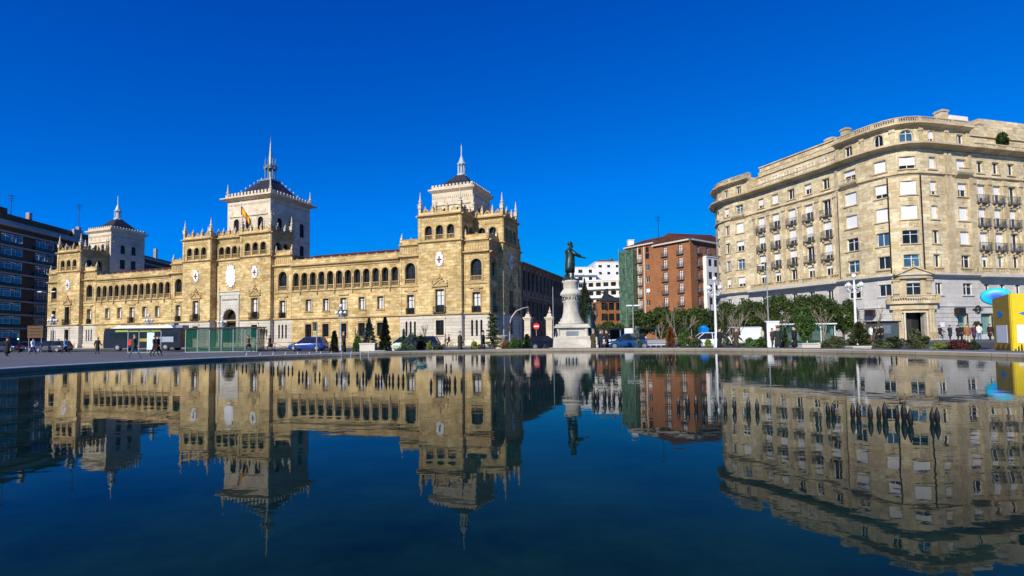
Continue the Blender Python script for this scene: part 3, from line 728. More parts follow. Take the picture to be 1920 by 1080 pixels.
for u0, u1, oo in ((0,3.6,0),(3.6,10,.75),(10,13.6,0)): fbox(trim, SD, u0, u1, ZB-.12, ZB+.1, oo-.02, oo+.16); fbox(white, SD, u0, u1, AZ, AZ+.85, oo-.02, oo+.12)
rear = MB(); f = Fac(SD, AC, 0, .35)
for k in range(12):
    u = 15.3+k*2.35
    f.win(u, 8.6, 1.2, 3.3, 'dark'); f.win(u, 3.6, 1.2, 3.3, 'dark'); f.win(u, .3, 1.2, 1.8, 'dark')
fwall(rear, SD, 13.6, 44, AZ, 13.0, f.h, 0, .35); f.place()
for k in range(13): fbox(rear, SD, 13.95+k*2.35, 14.3+k*2.35, 3.2, 12.4, -.01, .15)
fbox(rear, SD, 13.6, 44, 7.3, 7.7, -.01, .22); cornice(rear, SD, 13.6, 44, 12.5, 13.1, .5, 0)
rear.add([(0,-44,AZ),(12,-44,AZ),(12,-44,13),(0,-44,13)], [(0,1,2,3)])
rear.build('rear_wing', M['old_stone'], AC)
mb = MB(); mb.add([(-.4,-13.6,13.1),(-.4,-44.2,13.1),(6,-38,15.6),(6,-13.6,15.6),(12,-13.6,13.1),(12,-44.2,13.1)], [(0,1,2,3),(3,2,5,4),(1,5,2)]); mb.build('roof', M['slate'], AC)
mb = MB(); mb.box(1.2,2.2,-16.2,-15.2,13.2,17.2).box(1.1,2.3,-16.3,-15.1,17.2,17.4)
mb.build('chimney', M['brown_brick'], AC)
# left end wall, backs and flat roofs
stone.add([(LEN,0,AZ),(LEN,-14,AZ),(LEN,-14,ZT),(LEN,0,ZT)], [(0,1,2,3)])
stone.add([(0,-13.6,AZ),(14.6,-13.6,AZ),(14.6,-13.6,ZT),(0,-13.6,ZT)], [(0,1,2,3)]); stone.add([(LEN-14.6,-14,AZ),(LEN,-14,AZ),(LEN,-14,ZT),(LEN-14.6,-14,ZT)], [(0,1,2,3)])
for a, b in ((0.05,14.6),(35.0,62.6),(83.0,97.6)):
    quad_z(trim, a, b, -13.5, -.3, ZT-.05)
    for x in (a, b): quad_x(stone, x, -13.6 if a < 80 else -14, -.02, ZC, ZT)
stone.add([(35,-16,AZ),(62.6,-16,AZ),(62.6,-16,ZT),(35,-16,ZT)], [(0,1,2,3)])
for x in (35, 62.6): quad_x(stone, x, -16, -.3, ZC, ZT)
for a, b in ((14.6,35.0),(62.6,83.0)):
    mb = MB(); mb.add([(a,-.3,13.45),(b,-.3,13.45),(b,-5.5,15.3),(a,-5.5,15.3),(a,-11,13.2),(b,-11,13.2)], [(0,1,2,3),(3,2,5,4)]); mb.build('roof', M['tile'], AC)
    stone.add([(a,-11,AZ),(b,-11,AZ),(b,-11,13.2),(a,-11,13.2)], [(0,1,2,3)])
# square inner towers
def inner_tower(x0, x1, y0, y1, ztop, mer, roofh, lant, big=False):
    """y0 front (greater), y1 back"""
    m = MB(); cx, cy = (x0+x1)/2, (y0+y1)/2; w = x1-x0
    faces = [Path([(x0,y0),(x1,y0)], -1), Path([(x0,y0),(x0,y1)], 1), Path([(x0,y1),(x1,y1)], 1), Path([(x1,y0),(x1,y1)], -1)]
    for i, F in enumerate(faces):
        f = Fac(F, AC, 0, .3); Lf = F.len; zc = ztop-6.1 if big else ztop-4.4
        if i < 2:
            for k in (range(3) if big else range(2)):
                uu = Lf*(.22+.28*k) if big else Lf*(.34+.32*k)
                f.win(uu, zc, 1.25 if big else .95, 2.7 if big else 1.9, 'dark', True)
                f.win(uu, zc-3.6 if big else zc-3.2, 1.1, 2.0, 'dark')
        fwall(m, F, 0, Lf, ZT-.2, ztop, f.h, 0, .3); f.place()
        for h in f.h:
            surround(m, F, (h[0]+h[1])/2, h[2], h[1]-h[0], h[3]-h[2], 0, .14, .06, h[4], True, False)
        zb = zc+(3.05 if big else 2.3)
        fbox(m, F, Lf*.06, Lf*.94, zb, zb+.14, -.01, .2)
        fbox(m, F, 0, Lf, zc-.95, zc-.8, -.01, .12)
        q = .3
        while q < Lf-.2: fbox(m, F, q, q+.14, ztop-.95, ztop-.62, -.01, .09); q += .34
        for k in range(5): fbox(m, F, Lf*(.12+.19*k)-.06, Lf*(.12+.19*k)+.06, zb+.5, zb+1.1, -.01, .06)
    e = .95 if big else .5
    m.add([(x0,y0,ztop-.1),(x1,y0,ztop-.1),(x1,y1,ztop-.1),(x0,y1,ztop-.1),(x0-e,y0+e,ztop+.3),(x1+e,y0+e,ztop+.3),(x1+e,y1-e,ztop+.3),(x0-e,y1-e,ztop+.3)], [(0,1,5,4),(1,2,6,5),(2,3,7,6),(3,0,4,7)])
    m.box(x0-e,x1+e,y1-e,y0+e,ztop+.3,ztop+.5)
    # parapet with merlons
    i_ = .12; h0 = ztop+.5; Ft = [Path([(x0-i_,y0+i_),(x1+i_,y0+i_)], -1), Path([(x0-i_,y0+i_),(x0-i_,y1-i_)], 1), Path([(x0-i_,y1-i_),(x1+i_,y1-i_)], 1), Path([(x1+i_,y0+i_),(x1+i_,y1-i_)], -1)]
    for F in Ft:
        fbox(m, F, 0, F.len, h0, h0+.38, -.25, 0)
        st = F.len/mer
        for k in range(mer): fbox(m, F, st*(k+.22), st*(k+.78), h0+.38, h0+(.95 if big else .7), -.22, -.02)
    ob = m.build('tower', M['white_stone'], AC)
    if big:
        for x in (x0, x1):
            for y in (y0, y1): m2 = inst(PIN, 'pinnacle', AC, (x, y, h0), 0, 1.25)
    rf = MB(); N_ = 7; a = w/2-.35; zr = h0+.15; at_ = 1.05 if big else .62; rings = []
    for k in range(N_+1):
        t = k/N_; hw = a+(at_-a)*(t if not big else t**.85); z = zr+roofh*(t if not big else (1-(1-t)**1.15))
        rings.append((hw, z))
    vs = []; fs = []
    for hw, z in rings: vs += [(cx-hw,cy-hw,z),(cx+hw,cy-hw,z),(cx+hw,cy+hw,z),(cx-hw,cy+hw,z)]
    for k in range(N_):
        for j in range(4): fs.append((k*4+j, k*4+(j+1) % 4, k*4+4+(j+1) % 4, k*4+4+j))
    fs.append(tuple(N_*4+j for j in range(4))); rf.add(vs, fs)
    ro = rf.build('roof', M['slate'], AC)
    z = rings[-1][1]; lm = MB()
    if big:
        lm.box(cx-1.35,cx+1.35,cy-1.35,cy+1.35,z-.15,z+.12)
        for k in range(8):
            A = math.pi/8+k*math.pi/4; x, y = cx+.95*math.cos(A), cy+.95*math.sin(A); lm.tube([(x,y,z),(x,y,z+2.7)], .12, 6); lm.lathe([(.13,2.95),(.09,3.2),(.13,3.4),(.02,4.5)], (x,y,z), 6)
            A2 = k*math.pi/4; lm.tube([(cx+.9*math.cos(A2),cy+.9*math.sin(A2),z+2.3),(cx+.9*math.cos(A2),cy+.9*math.sin(A2),z+2.6)], .3, 6)
        lm.lathe([(1.15,z+.1),(1.15,z+.3),(1.0,z+.35)], (cx,cy,0), 8); lm.lathe([(1.15,z+2.6),(1.25,z+2.9),(1.1,z+3.0),(.55,z+3.15),(.42,z+3.8),(.34,z+4.6),(.22,z+6.2),(.1,z+7.4),(.05,z+7.9)], (cx,cy,0), 8)
        lm.ball((cx,cy,z+8.05), .14, 8, 6); lm.tube([(cx,cy,z+8.1),(cx,cy,z+8.9)], .03, 5)
        lm.tube([(cx,cy,z),(cx,cy,z+2.7)], .35, 8)
        rr = MB()                                    # curly ridge cresting
        for sx in (-1, 1):
            for sy in (-1, 1):
                for k in range(1, 7):
                    hw, zz = rings[min(N_, k+1)]; A = rr.ball((cx+sx*hw, cy+sy*hw, zz+.28), .17, 6, 5)
                    rr.tube([(cx+sx*hw, cy+sy*hw, zz), (cx+sx*hw, cy+sy*hw, zz+.5)], .05, 5)
        rr.build('ridge_cresting', M['leadl'], ro)
        lm.build('spire', M['lead'], AC)
    else:
        lm.lathe([(.8,z-.1),(.8,z+.12),(.62,z+.18),(.6,z+.3)], (cx,cy,0), 8)
        for k in range(8): A = math.pi/8+k*math.pi/4; lm.tube([(cx+.56*math.cos(A),cy+.56*math.sin(A),z+.2),(cx+.56*math.cos(A),cy+.56*math.sin(A),z+lant)], .075, 6)
        lm.tube([(cx,cy,z),(cx,cy,z+lant)], .28, 8)
        lm.lathe([(.72,z+lant),(.76,z+lant+.12),(.5,z+lant+.35),(.2,z+lant+1.3),(.11,z+lant+1.5),(.09,z+lant+2.9),(.15,z+lant+3.0),(.14,z+lant+3.1),(.02,z+lant+3.2),(.01,z+lant+3.55)], (cx,cy,0), 8)
        lm.build('spire', M['leadl'], AC)
inner_tower(4.5, 11.5, -4.5, -11.5, 23.5, 12, 2.8, 1.75)
inner_tower(LEN-11.5, LEN-4.5, -4.5, -11.5, 23.5, 12, 2.8, 1.75)
inner_tower(43.8, 53.9, -4.15, -14.2, 26.3, 13, 4.0, 0, True)
stone.build('wall', M['stone'], AC); trim.build('stone_trim', M['stone_trim'], AC); split_build(grey, 'ground_storey_wall', M['grey_base'], AC, (20, 50, 70)); split_build(white, 'plinth', M['white_stone'], AC, (20, 70))
# flag on the central block
FL = thing('flag_on_pole', 'red and yellow flag hanging from a pole on the golden central block', 'flag', AW(47.2, -.9, ZL), 0)
mb = MB(); mb.tube([(0,0,0),(0,0,6.3)], .045, 6); mb.ball((0,0,6.35), .09, 6, 5); mb.build('flagpole', M['white'], FL)
fm = MB(); nx, nz = 10, 6; vs = []; fs = []
for i in range(nx+1):
    for j in range(nz+1):
        t = i/nx; q = j/nz; vs.append((1.45*t, .16*math.sin(t*9)+.04, 5.6-1.7*t*t*.8-.9*t-1.5*q*(1-.15*t)))
for i in range(nx):
    for j in range(nz): fs.append((i*(nz+1)+j, i*(nz+1)+j+1, (i+1)*(nz+1)+j+1, (i+1)*(nz+1)+j))
fm.add(vs, fs); me = fm.mesh('flag', [M['red'], plain('yellow_cloth', (.75,.42,.01), .7)])
for k, p in enumerate(me.polygons): j = k % nz; p.material_index = 1 if 1 < j+.5 < 5 and j not in (0, nz-1) and 1.2 < j+.5 < 4.8 else 0
inst(me, 'flag', FL)
# low stone yard wall with iron railing in front of the academy is hidden; gate pillars stand at the street
M['railgrey'] = plain('grey_iron', (.11,.11,.11), .5, metal=.2, var=.2)
# ------------------------------------------------------------ corner apartment building on the right
def rail_mesh(w, h=.95, out=.42, name='balcony', slab='conc'):
    key = (name, w, h, out)
    if key in CACHE: return CACHE[key]
    m = MB(); m.box(-w/2-.03,w/2+.03,0,out+.03,-.14,0)
    for a in (h-.04,.08): m.box(-w/2,w/2,out-.05,out-.01,a,a+.04)
    for e in (-w/2, w/2-.03):
        for a in (h-.04,.08): m.box(e,e+.03,0,out-.04,a,a+.04)
        for k in range(3): m.box(e,e+.025,.08+k*.14,.105+k*.14,0,h)
    n = int(w/.14)
    for k in range(n+1): q = -w/2+.012+(w-.024)*k/n; m.box(q-.014,q+.014,out-.045,out-.02,0,h)
    CACHE[key] = m.mesh(name, M['railgrey']); return CACHE[key]
RPTS = [(41.5,104.5),(38.6,101.8),(36.9,98.8),(36.2,95.5),(36.6,93.0),(37.5,90.9),(38.5,89.2),(39.2,87.6),(44.4,73.8),(44.85,71.8),(45.4,70.0),(46.2,68.2),(47.1,66.7),(48.2,65.6),(49.6,64.95),(51.2,64.8),(53.5,65.2),(80.0,72.0)]
RF0 = Path(RPTS, 1); RF = Path([tuple(RF0.P(q, -1.25, 0).xy) for q in RF0.u], 1)   # the outline above is the cornice line
RB = thing('corner_apartment_building', 'tall cream stone apartment building with rounded corner, white shutters and grey ground storey', 'apartment building', (50, 70, -.3), 0, off=(-50,-70,.3))
def RU(px, py=400): return RF.hit(px, py)[0]
u_lt0, u_lt1 = 0, RU(1408, 400); u_c0, u_c1 = RU(1571, 380), RU(1823, 380)
rw, rt_, rg = MB(), MB(), MB()
f = Fac(RF, RB, 0, .38); fg = Fac(RF, RB, 0, .28); fa = Fac(RF, RB, 0, .28)
rnd = random.Random(5)
def shut(): return rnd.choice(['wsa','wsa','wsb','wsc','w','wblue'])
cols_l = [RU(1346,400), RU(1362.6,390), RU(1386,392)]; ccols = [RU(1596.4,408), RU(1653.3,400), RU(1706,392), RU(1752.4,390), RU(1806,388)]
bcols = [RU(1427.9,423), RU(1455,418), RU(1485,411), RU(1516.8,403), RU(1550,394)]
scols = [RU(1842,400), RU(1871,400), RU(1899.6,400), RU(1930,400), RU(1960,400), RU(1990,400)]
cw = [1.8, 1.4, 1.8, 1.1, 1.6]
kinds = [['wsc','wsa','wsb','wsa','wsa'],['wsa','wsb','wsa','wsb','wsc'],['wsa','wsa','wsa','wsa','wsa'],['w','wblue','w','w','wsa'],['wblue','w','wblue','w','w'],['w','w','w','w','w']]
rows = [(21.3,1.55),(18.0,1.75),(14.9,1.75),(11.8,1.7),(8.85,1.6)]
for r, (z, h) in enumerate(rows):
    for i, u in enumerate(ccols): f.win(u, z, cw[i], h, kinds[r][i])
    for i, u in enumerate(cols_l): f.win(u, z, (1.0,1.05,1.5)[i], h, shut())
    for i, u in enumerate(bcols+scols):
        if r in (1, 2, 3): f.win(u, z-.6, 1.35, h+.6, rnd.choice(['wsb','wsc','wsb','w','wsb']), name='balcony_window')
        else: f.win(u, z, 1.2, h, rnd.choice(['w','w','wsb','wsc','wsa']) if r == 0 else rnd.choice(['w','wblue','wsd']))
for i, u in enumerate(ccols+cols_l[1:]+bcols+scols): fg.win(u, 5.35, (cw+[1.0]*99)[i], 1.5, 'w')
# attic: arched windows on the rounded corner
for i, u in enumerate(ccols):
    if 0 < i < 4: fa.win(u, 24.75, (0,1.05,1.5,.95)[i], 1.5, ('','w','wblue','wsb')[i], True)
    else: fa.win(u, 24.75, 1.1, 1.35, 'w')
for i, u in enumerate(cols_l[1:]): fa.win(u, 24.75, .9, 1.3, 'w')
# ground storey openings
door_u = RU(1716, 600); DZ = -.3
gh = [(RU(1797,610)-.0, RU(1815,610)), (RU(1841,610), RU(1861,610)), (RU(1880,610), RU(1905,610))]
gops = [(door_u-1.0, door_u+1.0, DZ, 3.15, False)]+[(a, b, .35, 3.0, False) for a, b in gh]
end = RF.len
fwall(rw, RF, 0, end, 7.9, 24.3, f.h, 0, .38); fwall(rg, RF, 0, end, 3.9, 7.9, fg.h, 0, .28); fwall(rg, RF, 0, end, DZ-.2, 3.9, gops, 0, .5)
fwall(rw, RF, u_lt0, u_lt1, 24.3, 26.8, fa.h, 0, .28); fwall(rw, RF, u_c0, u_c1, 24.3, 26.8, fa.h, 0, .28)
f.place(); fg.place(); fa.place()
for h in f.h:
    if h[3]-h[2] > 2: surround(rt_, RF, (h[0]+h[1])/2, h[2], h[1]-h[0], h[3]-h[2], 0, .12, .06, sill=False)
    else: surround(rt_, RF, (h[0]+h[1])/2, h[2], h[1]-h[0], h[3]-h[2], 0, .13, .05, head=h[2] > 20)
for h in fa.h: surround(rt_, RF, (h[0]+h[1])/2, h[2], h[1]-h[0], h[3]-h[2], 0, .13, .07, arch=h[4], head=True)
for h in fg.h: surround(rg, RF, (h[0]+h[1])/2, h[2], h[1]-h[0], h[3]-h[2], 0, .12, .05)
# panels under the rounded corner windows
for i, u in enumerate(ccols):
    for z in (17.2, 14.1, 11.0): fbox(rt_, RF, u-.2, u+.2, z, z+.4, -.01, .07)
for u in bcols+scols:
    for z in (17.4, 14.3, 11.2):
        inst(rail_mesh(1.75), 'balcony', RB, RF.P(u, 0, z), RF.rz(u)); 
        for e in (-.6, .5): fbox(rt_, RF, u+e, u+e+.12, z-.5, z-.14, -.01, .36)
# belts and cornices
def seg(fn, **k):
    pass
cornice(rt_, RF, 0, end, 20.45, 20.75, .24, 0); cornice(rt_, RF, 0, end, 23.8, 24.4, .95, 0)
for a, b in ((u_lt0, u_lt1), (u_c0, u_c1)):
    cornice(rt_, RF, a, b, 26.5, 27.05, .7, 0); balustrade(rt_, RF, a, b, 27.05, .85, .15, .26, 2.6, 1.2); fbox(rt_, RF, a, b, 27.05, 27.8, -.28, -.18)
    q = a
    for u in [a+.3, b-.3]: fbox(rt_, RF, u-.3, u+.3, 24.35, 26.5, -.01, .16)
for a, b in zip(ccols, ccols[1:]):
    m_ = (a+b)/2; fbox(rt_, RF, m_-.22, m_+.22, 24.35, 26.45, -.01, .18); fbox(rt_, RF, m_-.3, m_+.3, 26.1, 26.45, -.01, .26)
balustrade(rt_, RF, u_lt1, u_c0, 24.35, .85, .2, .26, 2.2, 1.2); balustrade(rt_, RF, u_c1, end, 24.35, .85, .2, .26, 2.2, 1.2)
def pil(u, w=.5, out=.14):
    fbox(rt_, RF, u-w/2, u+w/2, 8.9, 20.45, -.01, out); fbox(rt_, RF, u-w/2-.08, u+w/2+.08, 19.75, 20.4, -.01, out+.12); fbox(rt_, RF, u-w/2-.08, u+w/2+.08, 8.9, 9.3, -.01, out+.06)
allb = sorted(bcols)
for a, b in zip(allb, allb[1:]): pil((a+b)/2)
pil(allb[0]-(allb[1]-allb[0])/2); pil(allb[-1]+(allb[-1]-allb[-2])/2)
alls = sorted(scols)
for a, b in zip(alls, alls[1:]): pil((a+b)/2)
pil(alls[0]-(alls[1]-alls[0])/2)
for u in (u_c0, (ccols[3]+ccols[4])/2-.35, (ccols[3]+ccols[4])/2+.35, u_c1-.25): fbox(rt_, RF, u-.22, u+.22, 8.2, 23.7, -.01, .2)
for u in (ccols[0], ccols[4], cols_l[2]):      # bowed stone balconies under the top row
    fprof(rt_, RF, u-1.3, u+1.3, [(0,20.3),(.5,20.75),(.62,20.95),(.62,21.05),(0,21.05)]); balustrade(rt_, RF, u-1.0, u+1.0, 21.05, .55, .45, .2, 0, .9)
cornice(rg, RF, 0, end, 7.5, 8.0, .6, 0); [fbox(rg, RF, a_, b_, 7.62, 7.98, -.01, 1.15) for a_, b_ in ((u_lt1-.3, u_c0-.3), (u_c1, end))]; fbox(rt_, RF, 0, end, 8.0, 8.12, -.01, .5)
balustrade(rt_, RF, u_lt1-.3, u_c0-.3, 8.12, .8, .32, .26, 2.4, 1.1); balustrade(rt_, RF, u_c1, end, 8.12, .8, .32, .26, 2.4, 1.1)
for u in (ccols[0], ccols[1], ccols[3], ccols[4]): balustrade(rt_, RF, u-.8, u+.8, 8.12, .6, .2, .2, 0, .9)
cornice(rg, RF, 0, end, 3.75, 3.95, .14, 0)
for z in np.arange(.5, 3.6, .5):                      # horizontal joints of the rusticated ground storey
    prev = 0
    for a, b in [(o[0]-.12, o[1]+.12) for o in sorted(gops)]+[(end, end)]:
        if a > prev: fbox(rg, RF, prev, min(a, end), z, z+.44, -.01, .045)
        prev = b
for px in (1573, 1667, 1727):
    u = RU(px, 400); m_ = MB(); m_.tube([RF.P(u, .16, z) for z in np.linspace(8.2, 20.4, 6)], .085, 6); m_.build('downpipe', M['frame'], RB)
# portal
pt = MB(); D0 = door_u
for e in (-1, 1):
    a = D0+e*1.75
    fbox(pt, RF, a-.55, a+.55, DZ, .75, -.01, .62); fbox(pt, RF, a-.42, a+.42, .75, 3.55, -.01, .45)
    for q in (-.2, .2): pt.lathe([(.2,.75),(.17,.95),(.16,3.2),(.24,3.5)], RF.P(a+q, .42, 0), 10)
    fbox(pt, RF, a-.3, a+.3, 5.5, 7.35, -.01, .3); fbox(pt, RF, a-.4, a+.4, 7.1, 7.4, -.01, .4)
fbox(pt, RF, D0-1.3, D0+1.3, 3.15, 3.6, -.01, .3); fbox(pt, RF, D0-2.4, D0+2.4, 3.55, 4.25, -.01, .6); fbox(pt, RF, D0-2.6, D0+2.6, 4.25, 4.5, -.01, .95)
balustrade(pt, RF, D0-2.4, D0+2.4, 4.5, .85, .8, .2, 0, 1.1)
for e in (-1, 1): fbox(pt, RF, D0+e*2.4-.2, D0+e*2.4+.2, 4.5, 5.4, 0, .95)
fbox(pt, RF, D0-1.5, D0-.75, 4.5, 7.4, -.01, .12); fbox(pt, RF, D0+.75, D0+1.5, 4.5, 7.4, -.01, .12)
fbox(pt, RF, D0-2.1, D0+2.1, 7.4, 7.75, -.01, .5)
P0_ = RF.P(D0, 0, 7.75); U_ = (RF.P(D0+.5,0,0)-RF.P(D0-.5,0,0)).normalized(); N_ = (RF.P(D0,1,0)-RF.P(D0,0,0)).normalized()
pt.prism([(-2.1,0),(2.1,0),(2.1,.12),(0,1.05),(-2.1,.12)], P0_, U_, (0,0,1), N_, .35)
pt.prism([(-2.25,.1),(-2.0,.1),(0,1.0),(0,1.18)], P0_, U_, (0,0,1), N_, .6); pt.prism([(2.25,.1),(2.0,.1),(0,1.0),(0,1.18)], P0_, U_, (0,0,1), N_, .6)
for e in (-2.1, 0, 2.1): c = P0_+U_*e+N_*.3; pt.lathe([(.12,0),(.16,.2),(.06,.35),(.12,.5),(.02,.75)], (c.x,c.y,7.95 if e else 8.85), 8)
pt.build('portal', M['r_trim'], RB)
dm = MB(); fbox(dm, RF, D0-1.0, D0+1.0, DZ, 3.15, -.95, -.9); fbox(dm, RF, D0-.95, D0+.95, 2.55, 2.65, -.88, -.82); fbox(dm, RF, D0-.75, D0-.7, DZ, 2.55, -.88, -.82); fbox(dm, RF, D0+.7, D0+.75, DZ, 2.55, -.88, -.82)
dm.build('door', M['black'], RB)
wm = MB(); fbox(wm, RF, D0-1.16, D0-1.0, DZ, 3.3, -.4, .47); fbox(wm, RF, D0+1.0, D0+1.16, DZ, 3.3, -.4, .47); fbox(wm, RF, D0-1.0, D0+1.0, 3.15, 3.3, -.4, .47); wm.build('door_surround', M['white_stone'], RB)
for a, b in gh:
    m_ = MB(); fbox(m_, RF, a, b, .35, 3.0, -.45, -.4); g_ = m_.build('shop_window', plain('green_tinted_glass', (.16,.30,.24), .1, var=.1), RB)
    m_ = MB(); fbox(m_, RF, a, b, 2.92, 3.0, -.38, .05); fbox(m_, RF, a-.04, a, .3, 3.0, -.1, .06); fbox(m_, RF, b, b+.04, .3, 3.0, -.1, .06); m_.build('frame', M['frame'], g_)
m_ = MB(); u = RU(1830, 577); c = RF.P(u, .25, 3.55); U2 = (RF.P(u+.5,0,0)-RF.P(u-.5,0,0)).normalized()
m_.tube([c+U2*(.42*math.cos(2*math.pi*k/16))+Vector((0,0,.42*math.sin(2*math.pi*k/16))) for k in range(17)], .07, 6); m_.tube([c-U2*.85, c+U2*.85], .07, 6); m_.build('shop_sign', M['black'], RB)
for px in (1792, 1637):
    m_ = MB(); u = RU(px, 578); fbox(m_, RF, u-.55, u+.45, 2.9, 3.7, .25, .9); fbox(m_, RF, u-.1, u, 3.2, 3.4, 0, .3); m_.build('hanging_sign', M['frame'], RB)
m_ = MB(); u = RU(1766, 603); fbox(m_, RF, u-.3, u+.3, 1.3, 1.9, .04, .1); m_.build('plaque', M['shutter'], RB)
# roof slab, penthouses
back = [(84,80),(84,110),(50,110)]
m_ = MB(); pl = [RF.P(q, -.2, 24.25) for q in RF.u]+[Vector((x, y, 24.25)) for x, y in back]; m_.add(pl, [tuple(range(len(pl)))])
for k in range(len(RF.p)-1, len(RF.p)+len(back)):
    a = pl[k]; b = pl[(k+1) % len(pl)]; m_.add([(a.x,a.y,DZ),(b.x,b.y,DZ),(b.x,b.y,24.25),(a.x,a.y,24.25)], [(0,1,2,3)])
m_.build('roof', M['conc'], RB)
ph = MB()
for a, b in ((u_lt0, u_lt1), (u_c0, u_c1)):
    pl = [RF.P(q, .05, 27.06) for q in RF.br(a, b)]+[RF.P(q, -6, 27.06) for q in RF.br(a, b)[::-1]]; ph.add(pl, [tuple(range(len(pl)))])
    for e in (a, b):
        p, q = RF.P(e, .0, 24.3), RF.P(e, -6, 24.3); ph.add([p, q, (q.x,q.y,27.05), (p.x,p.y,27.05)], [(0,1,2,3)])
ph.build('attic_wall', M['r_stone'], RB)
ph = MB(); F2 = RF
hp = []
for k in range(6): uu = u_lt1+1.5+k*(u_c0-u_lt1-3)/5; hp.append((uu-.5, uu+.5, 25.2, 26.6, False)); 
fbox(ph, RF, u_lt1-2, u_c0+1, 24.3, 27.1, -5.5, -1.9)
fbox(ph, RF, u_lt1-.8, u_c0+1, 27.1, 29.2, -6.5, -3.4); fbox(ph, RF, u_lt1-.9, u_c0+1, 29.2, 29.35, -6.6, -3.2); fbox(ph, RF, u_lt1-2, u_c0, 27.1, 27.25, -5.6, -1.7)
fbox(ph, RF, u_c1-.5, u_c1+26, 24.3, 26.9, -5, -1.7); fbox(ph, RF, u_c1-.5, u_c1+26, 26.9, 27.0, -5.1, -1.5); fbox(ph, RF, u_c1+1.5, u_c1+5.5, 27, 28.6, -6, -2.5); fbox(ph, RF, u_c1+7.5, u_c1+26, 27, 30.6, -10, -3.8)
ph.build('penthouse', M['r_stone'], RB)
for k in range(7):
    uu = u_lt1+1.2+k*(u_c0-u_lt1-2.4)/6
    inst(win_mesh(1.2,1.5,'wsc',False)[0], 'window', RB, RF.P(uu, -1.85, 25.0), RF.rz(uu)); 
ph = MB(); balustrade(ph, RF, u_lt1, u_c0, 27.25, .7, -2.0, .3, 2.4, 1.1)
ph.build('terrace_balustrade', M['r_trim'], RB)
ph = MB(); a = RU(1838, 230); fbox(ph, RF, a-1.0, a+2.2, 24.4, 30.2, -7.5, -3); ph.build('roof_hut', M['render'], RB)
def chim(uu, w0, w1, z0, z1, o0, o1):
    q = MB(); fbox(q, RF, uu-w0, uu+w1, z0, z1, o0, o1); fbox(q, RF, uu-w0-.1, uu+w1+.1, z1-.3, z1-.12, o0-.1, o1+.1); q.build('chimney', M['r_trim'], RB)
chim(RU(1820, 230), .5, .6, 27, 31.0, -4.3, -3.2); chim(RU(1886, 240), .5, .5, 27, 29.6, -4.0, -3.0); chim(RU(1513, 270), .6, .6, 29.35, 30.2, -5.2, -4.2); chim(RU(1545, 270), .5, .4, 29.35, 30.6, -4.6, -3.8)
rw.build('wall', M['r_stone'], RB); rt_.build('stone_trim', M['r_trim'], RB); rg.build('ground_storey_wall', M['r_grey'], RB)

# ------------------------------------------------------------ orange brick block with white bay side
def simple_building(name, label, cat, pts, side, z0, z1, wallmat, rows_, per, w, h, kind='dark', first=None, sills=True, balc=None, railw=1.5, cor=.4, corm='cream', roofm='tile', roofh=1.6, inner=None, glassy=False, skip=(), name_win='window'):
    F = Path(pts, side); c = F.p[0]
    root = thing(name, label, cat, (c.x, c.y, z0), 0, off=(-c.x,-c.y,-z0))
    wl, tr = MB(), MB(); f = Fac(F, root, 0, .22); L_ = [(F.u[i], F.u[i+1]) for i in range(len(F.u)-1)]
    for si, (a, b) in enumerate(L_):
        if si in skip: continue
        n = max(1, round((b-a)/per[si] if isinstance(per, (list, tuple)) else (b-a)/per))
        for k in range(n):
            u = a+(b-a)*(k+.5)/n
            for z in rows_:
                f.win(u, z, w, h, kind if not isinstance(kind, list) else rnd.choice(kind), name=name_win)
                if sills: fbox(tr, F, u-w/2-.1, u+w/2+.1, z-.1, z, -.01, .1)
                if balc and balc(si, k, z): inst(rail_mesh(railw), 'balcony', root, F.P(u, 0, z-.02), F.rz(u))
    fwall(wl, F, 0, F.len, z0, z1, f.h, 0, .22); f.place()
    fbox(tr, F, 0, F.len, z1, z1+.25, -.3, cor)
    wl.build('wall', M[wallmat], root); tr.build('trim', M[corm], root)
    return root, F
R3 = [z for z in (1.4,4.6,7.7,10.8,13.9,17.0,20.1)]
C = at(1295, 500, 125).xy; lf = Vector((-.573,.819)); rf_ = Vector((.797,.604))
def W(p, d, s, o=None): return (p.x+d.x*s, p.y+d.y*s)
OB = thing('brick_apartment_building', 'orange brick apartment building with red tiled hip roof and small iron balconies', 'apartment building', (C.x, C.y, -.5), 0, off=(-C.x,-C.y,.5))
F1 = Path([W(C, lf, 11.0), (C.x, C.y)], 1); F2_ = Path([(C.x, C.y), W(C, rf_, 20)], 1)
ow, ot = MB(), MB()
f = Fac(F1, OB, 0, .25)
for u in (3.6, 8.2):
    for z in R3: f.win(u, z, 1.15, 2.35, 'dcurt'); inst(rail_mesh(1.9), 'balcony', OB, F1.P(u, 0, z), F1.rz(u))
fwall(ow, F1, 0, F1.len, -.5, 23.3, f.h, 0, .25); f.place()
f = Fac(F2_, OB, 0, .25)
for u in (3.2, 7.2, 11.2, 15.5):
    for z in R3:
        if u == 3.2 or z > 19: f.win(u, z, 1.15, 2.2, 'dcurt'); inst(rail_mesh(1.9), 'balcony', OB, F2_.P(u, 0, z), F2_.rz(u))
fwall(ow, F2_, 0, F2_.len, -.5, 23.3, f.h, 0, .25); f.place()
wb = MB(); F3 = Path([W(C+Vector((.604,-.797))*.9, rf_, 5.0), W(C+Vector((.604,-.797))*.9, rf_, 20)], 1); f = Fac(F3, OB, 0, .2)
for k in range(6):
    for z in R3[:-1]: f.win(1.7+2.4*k, z+.2, 1.5, 1.7, 'dark')
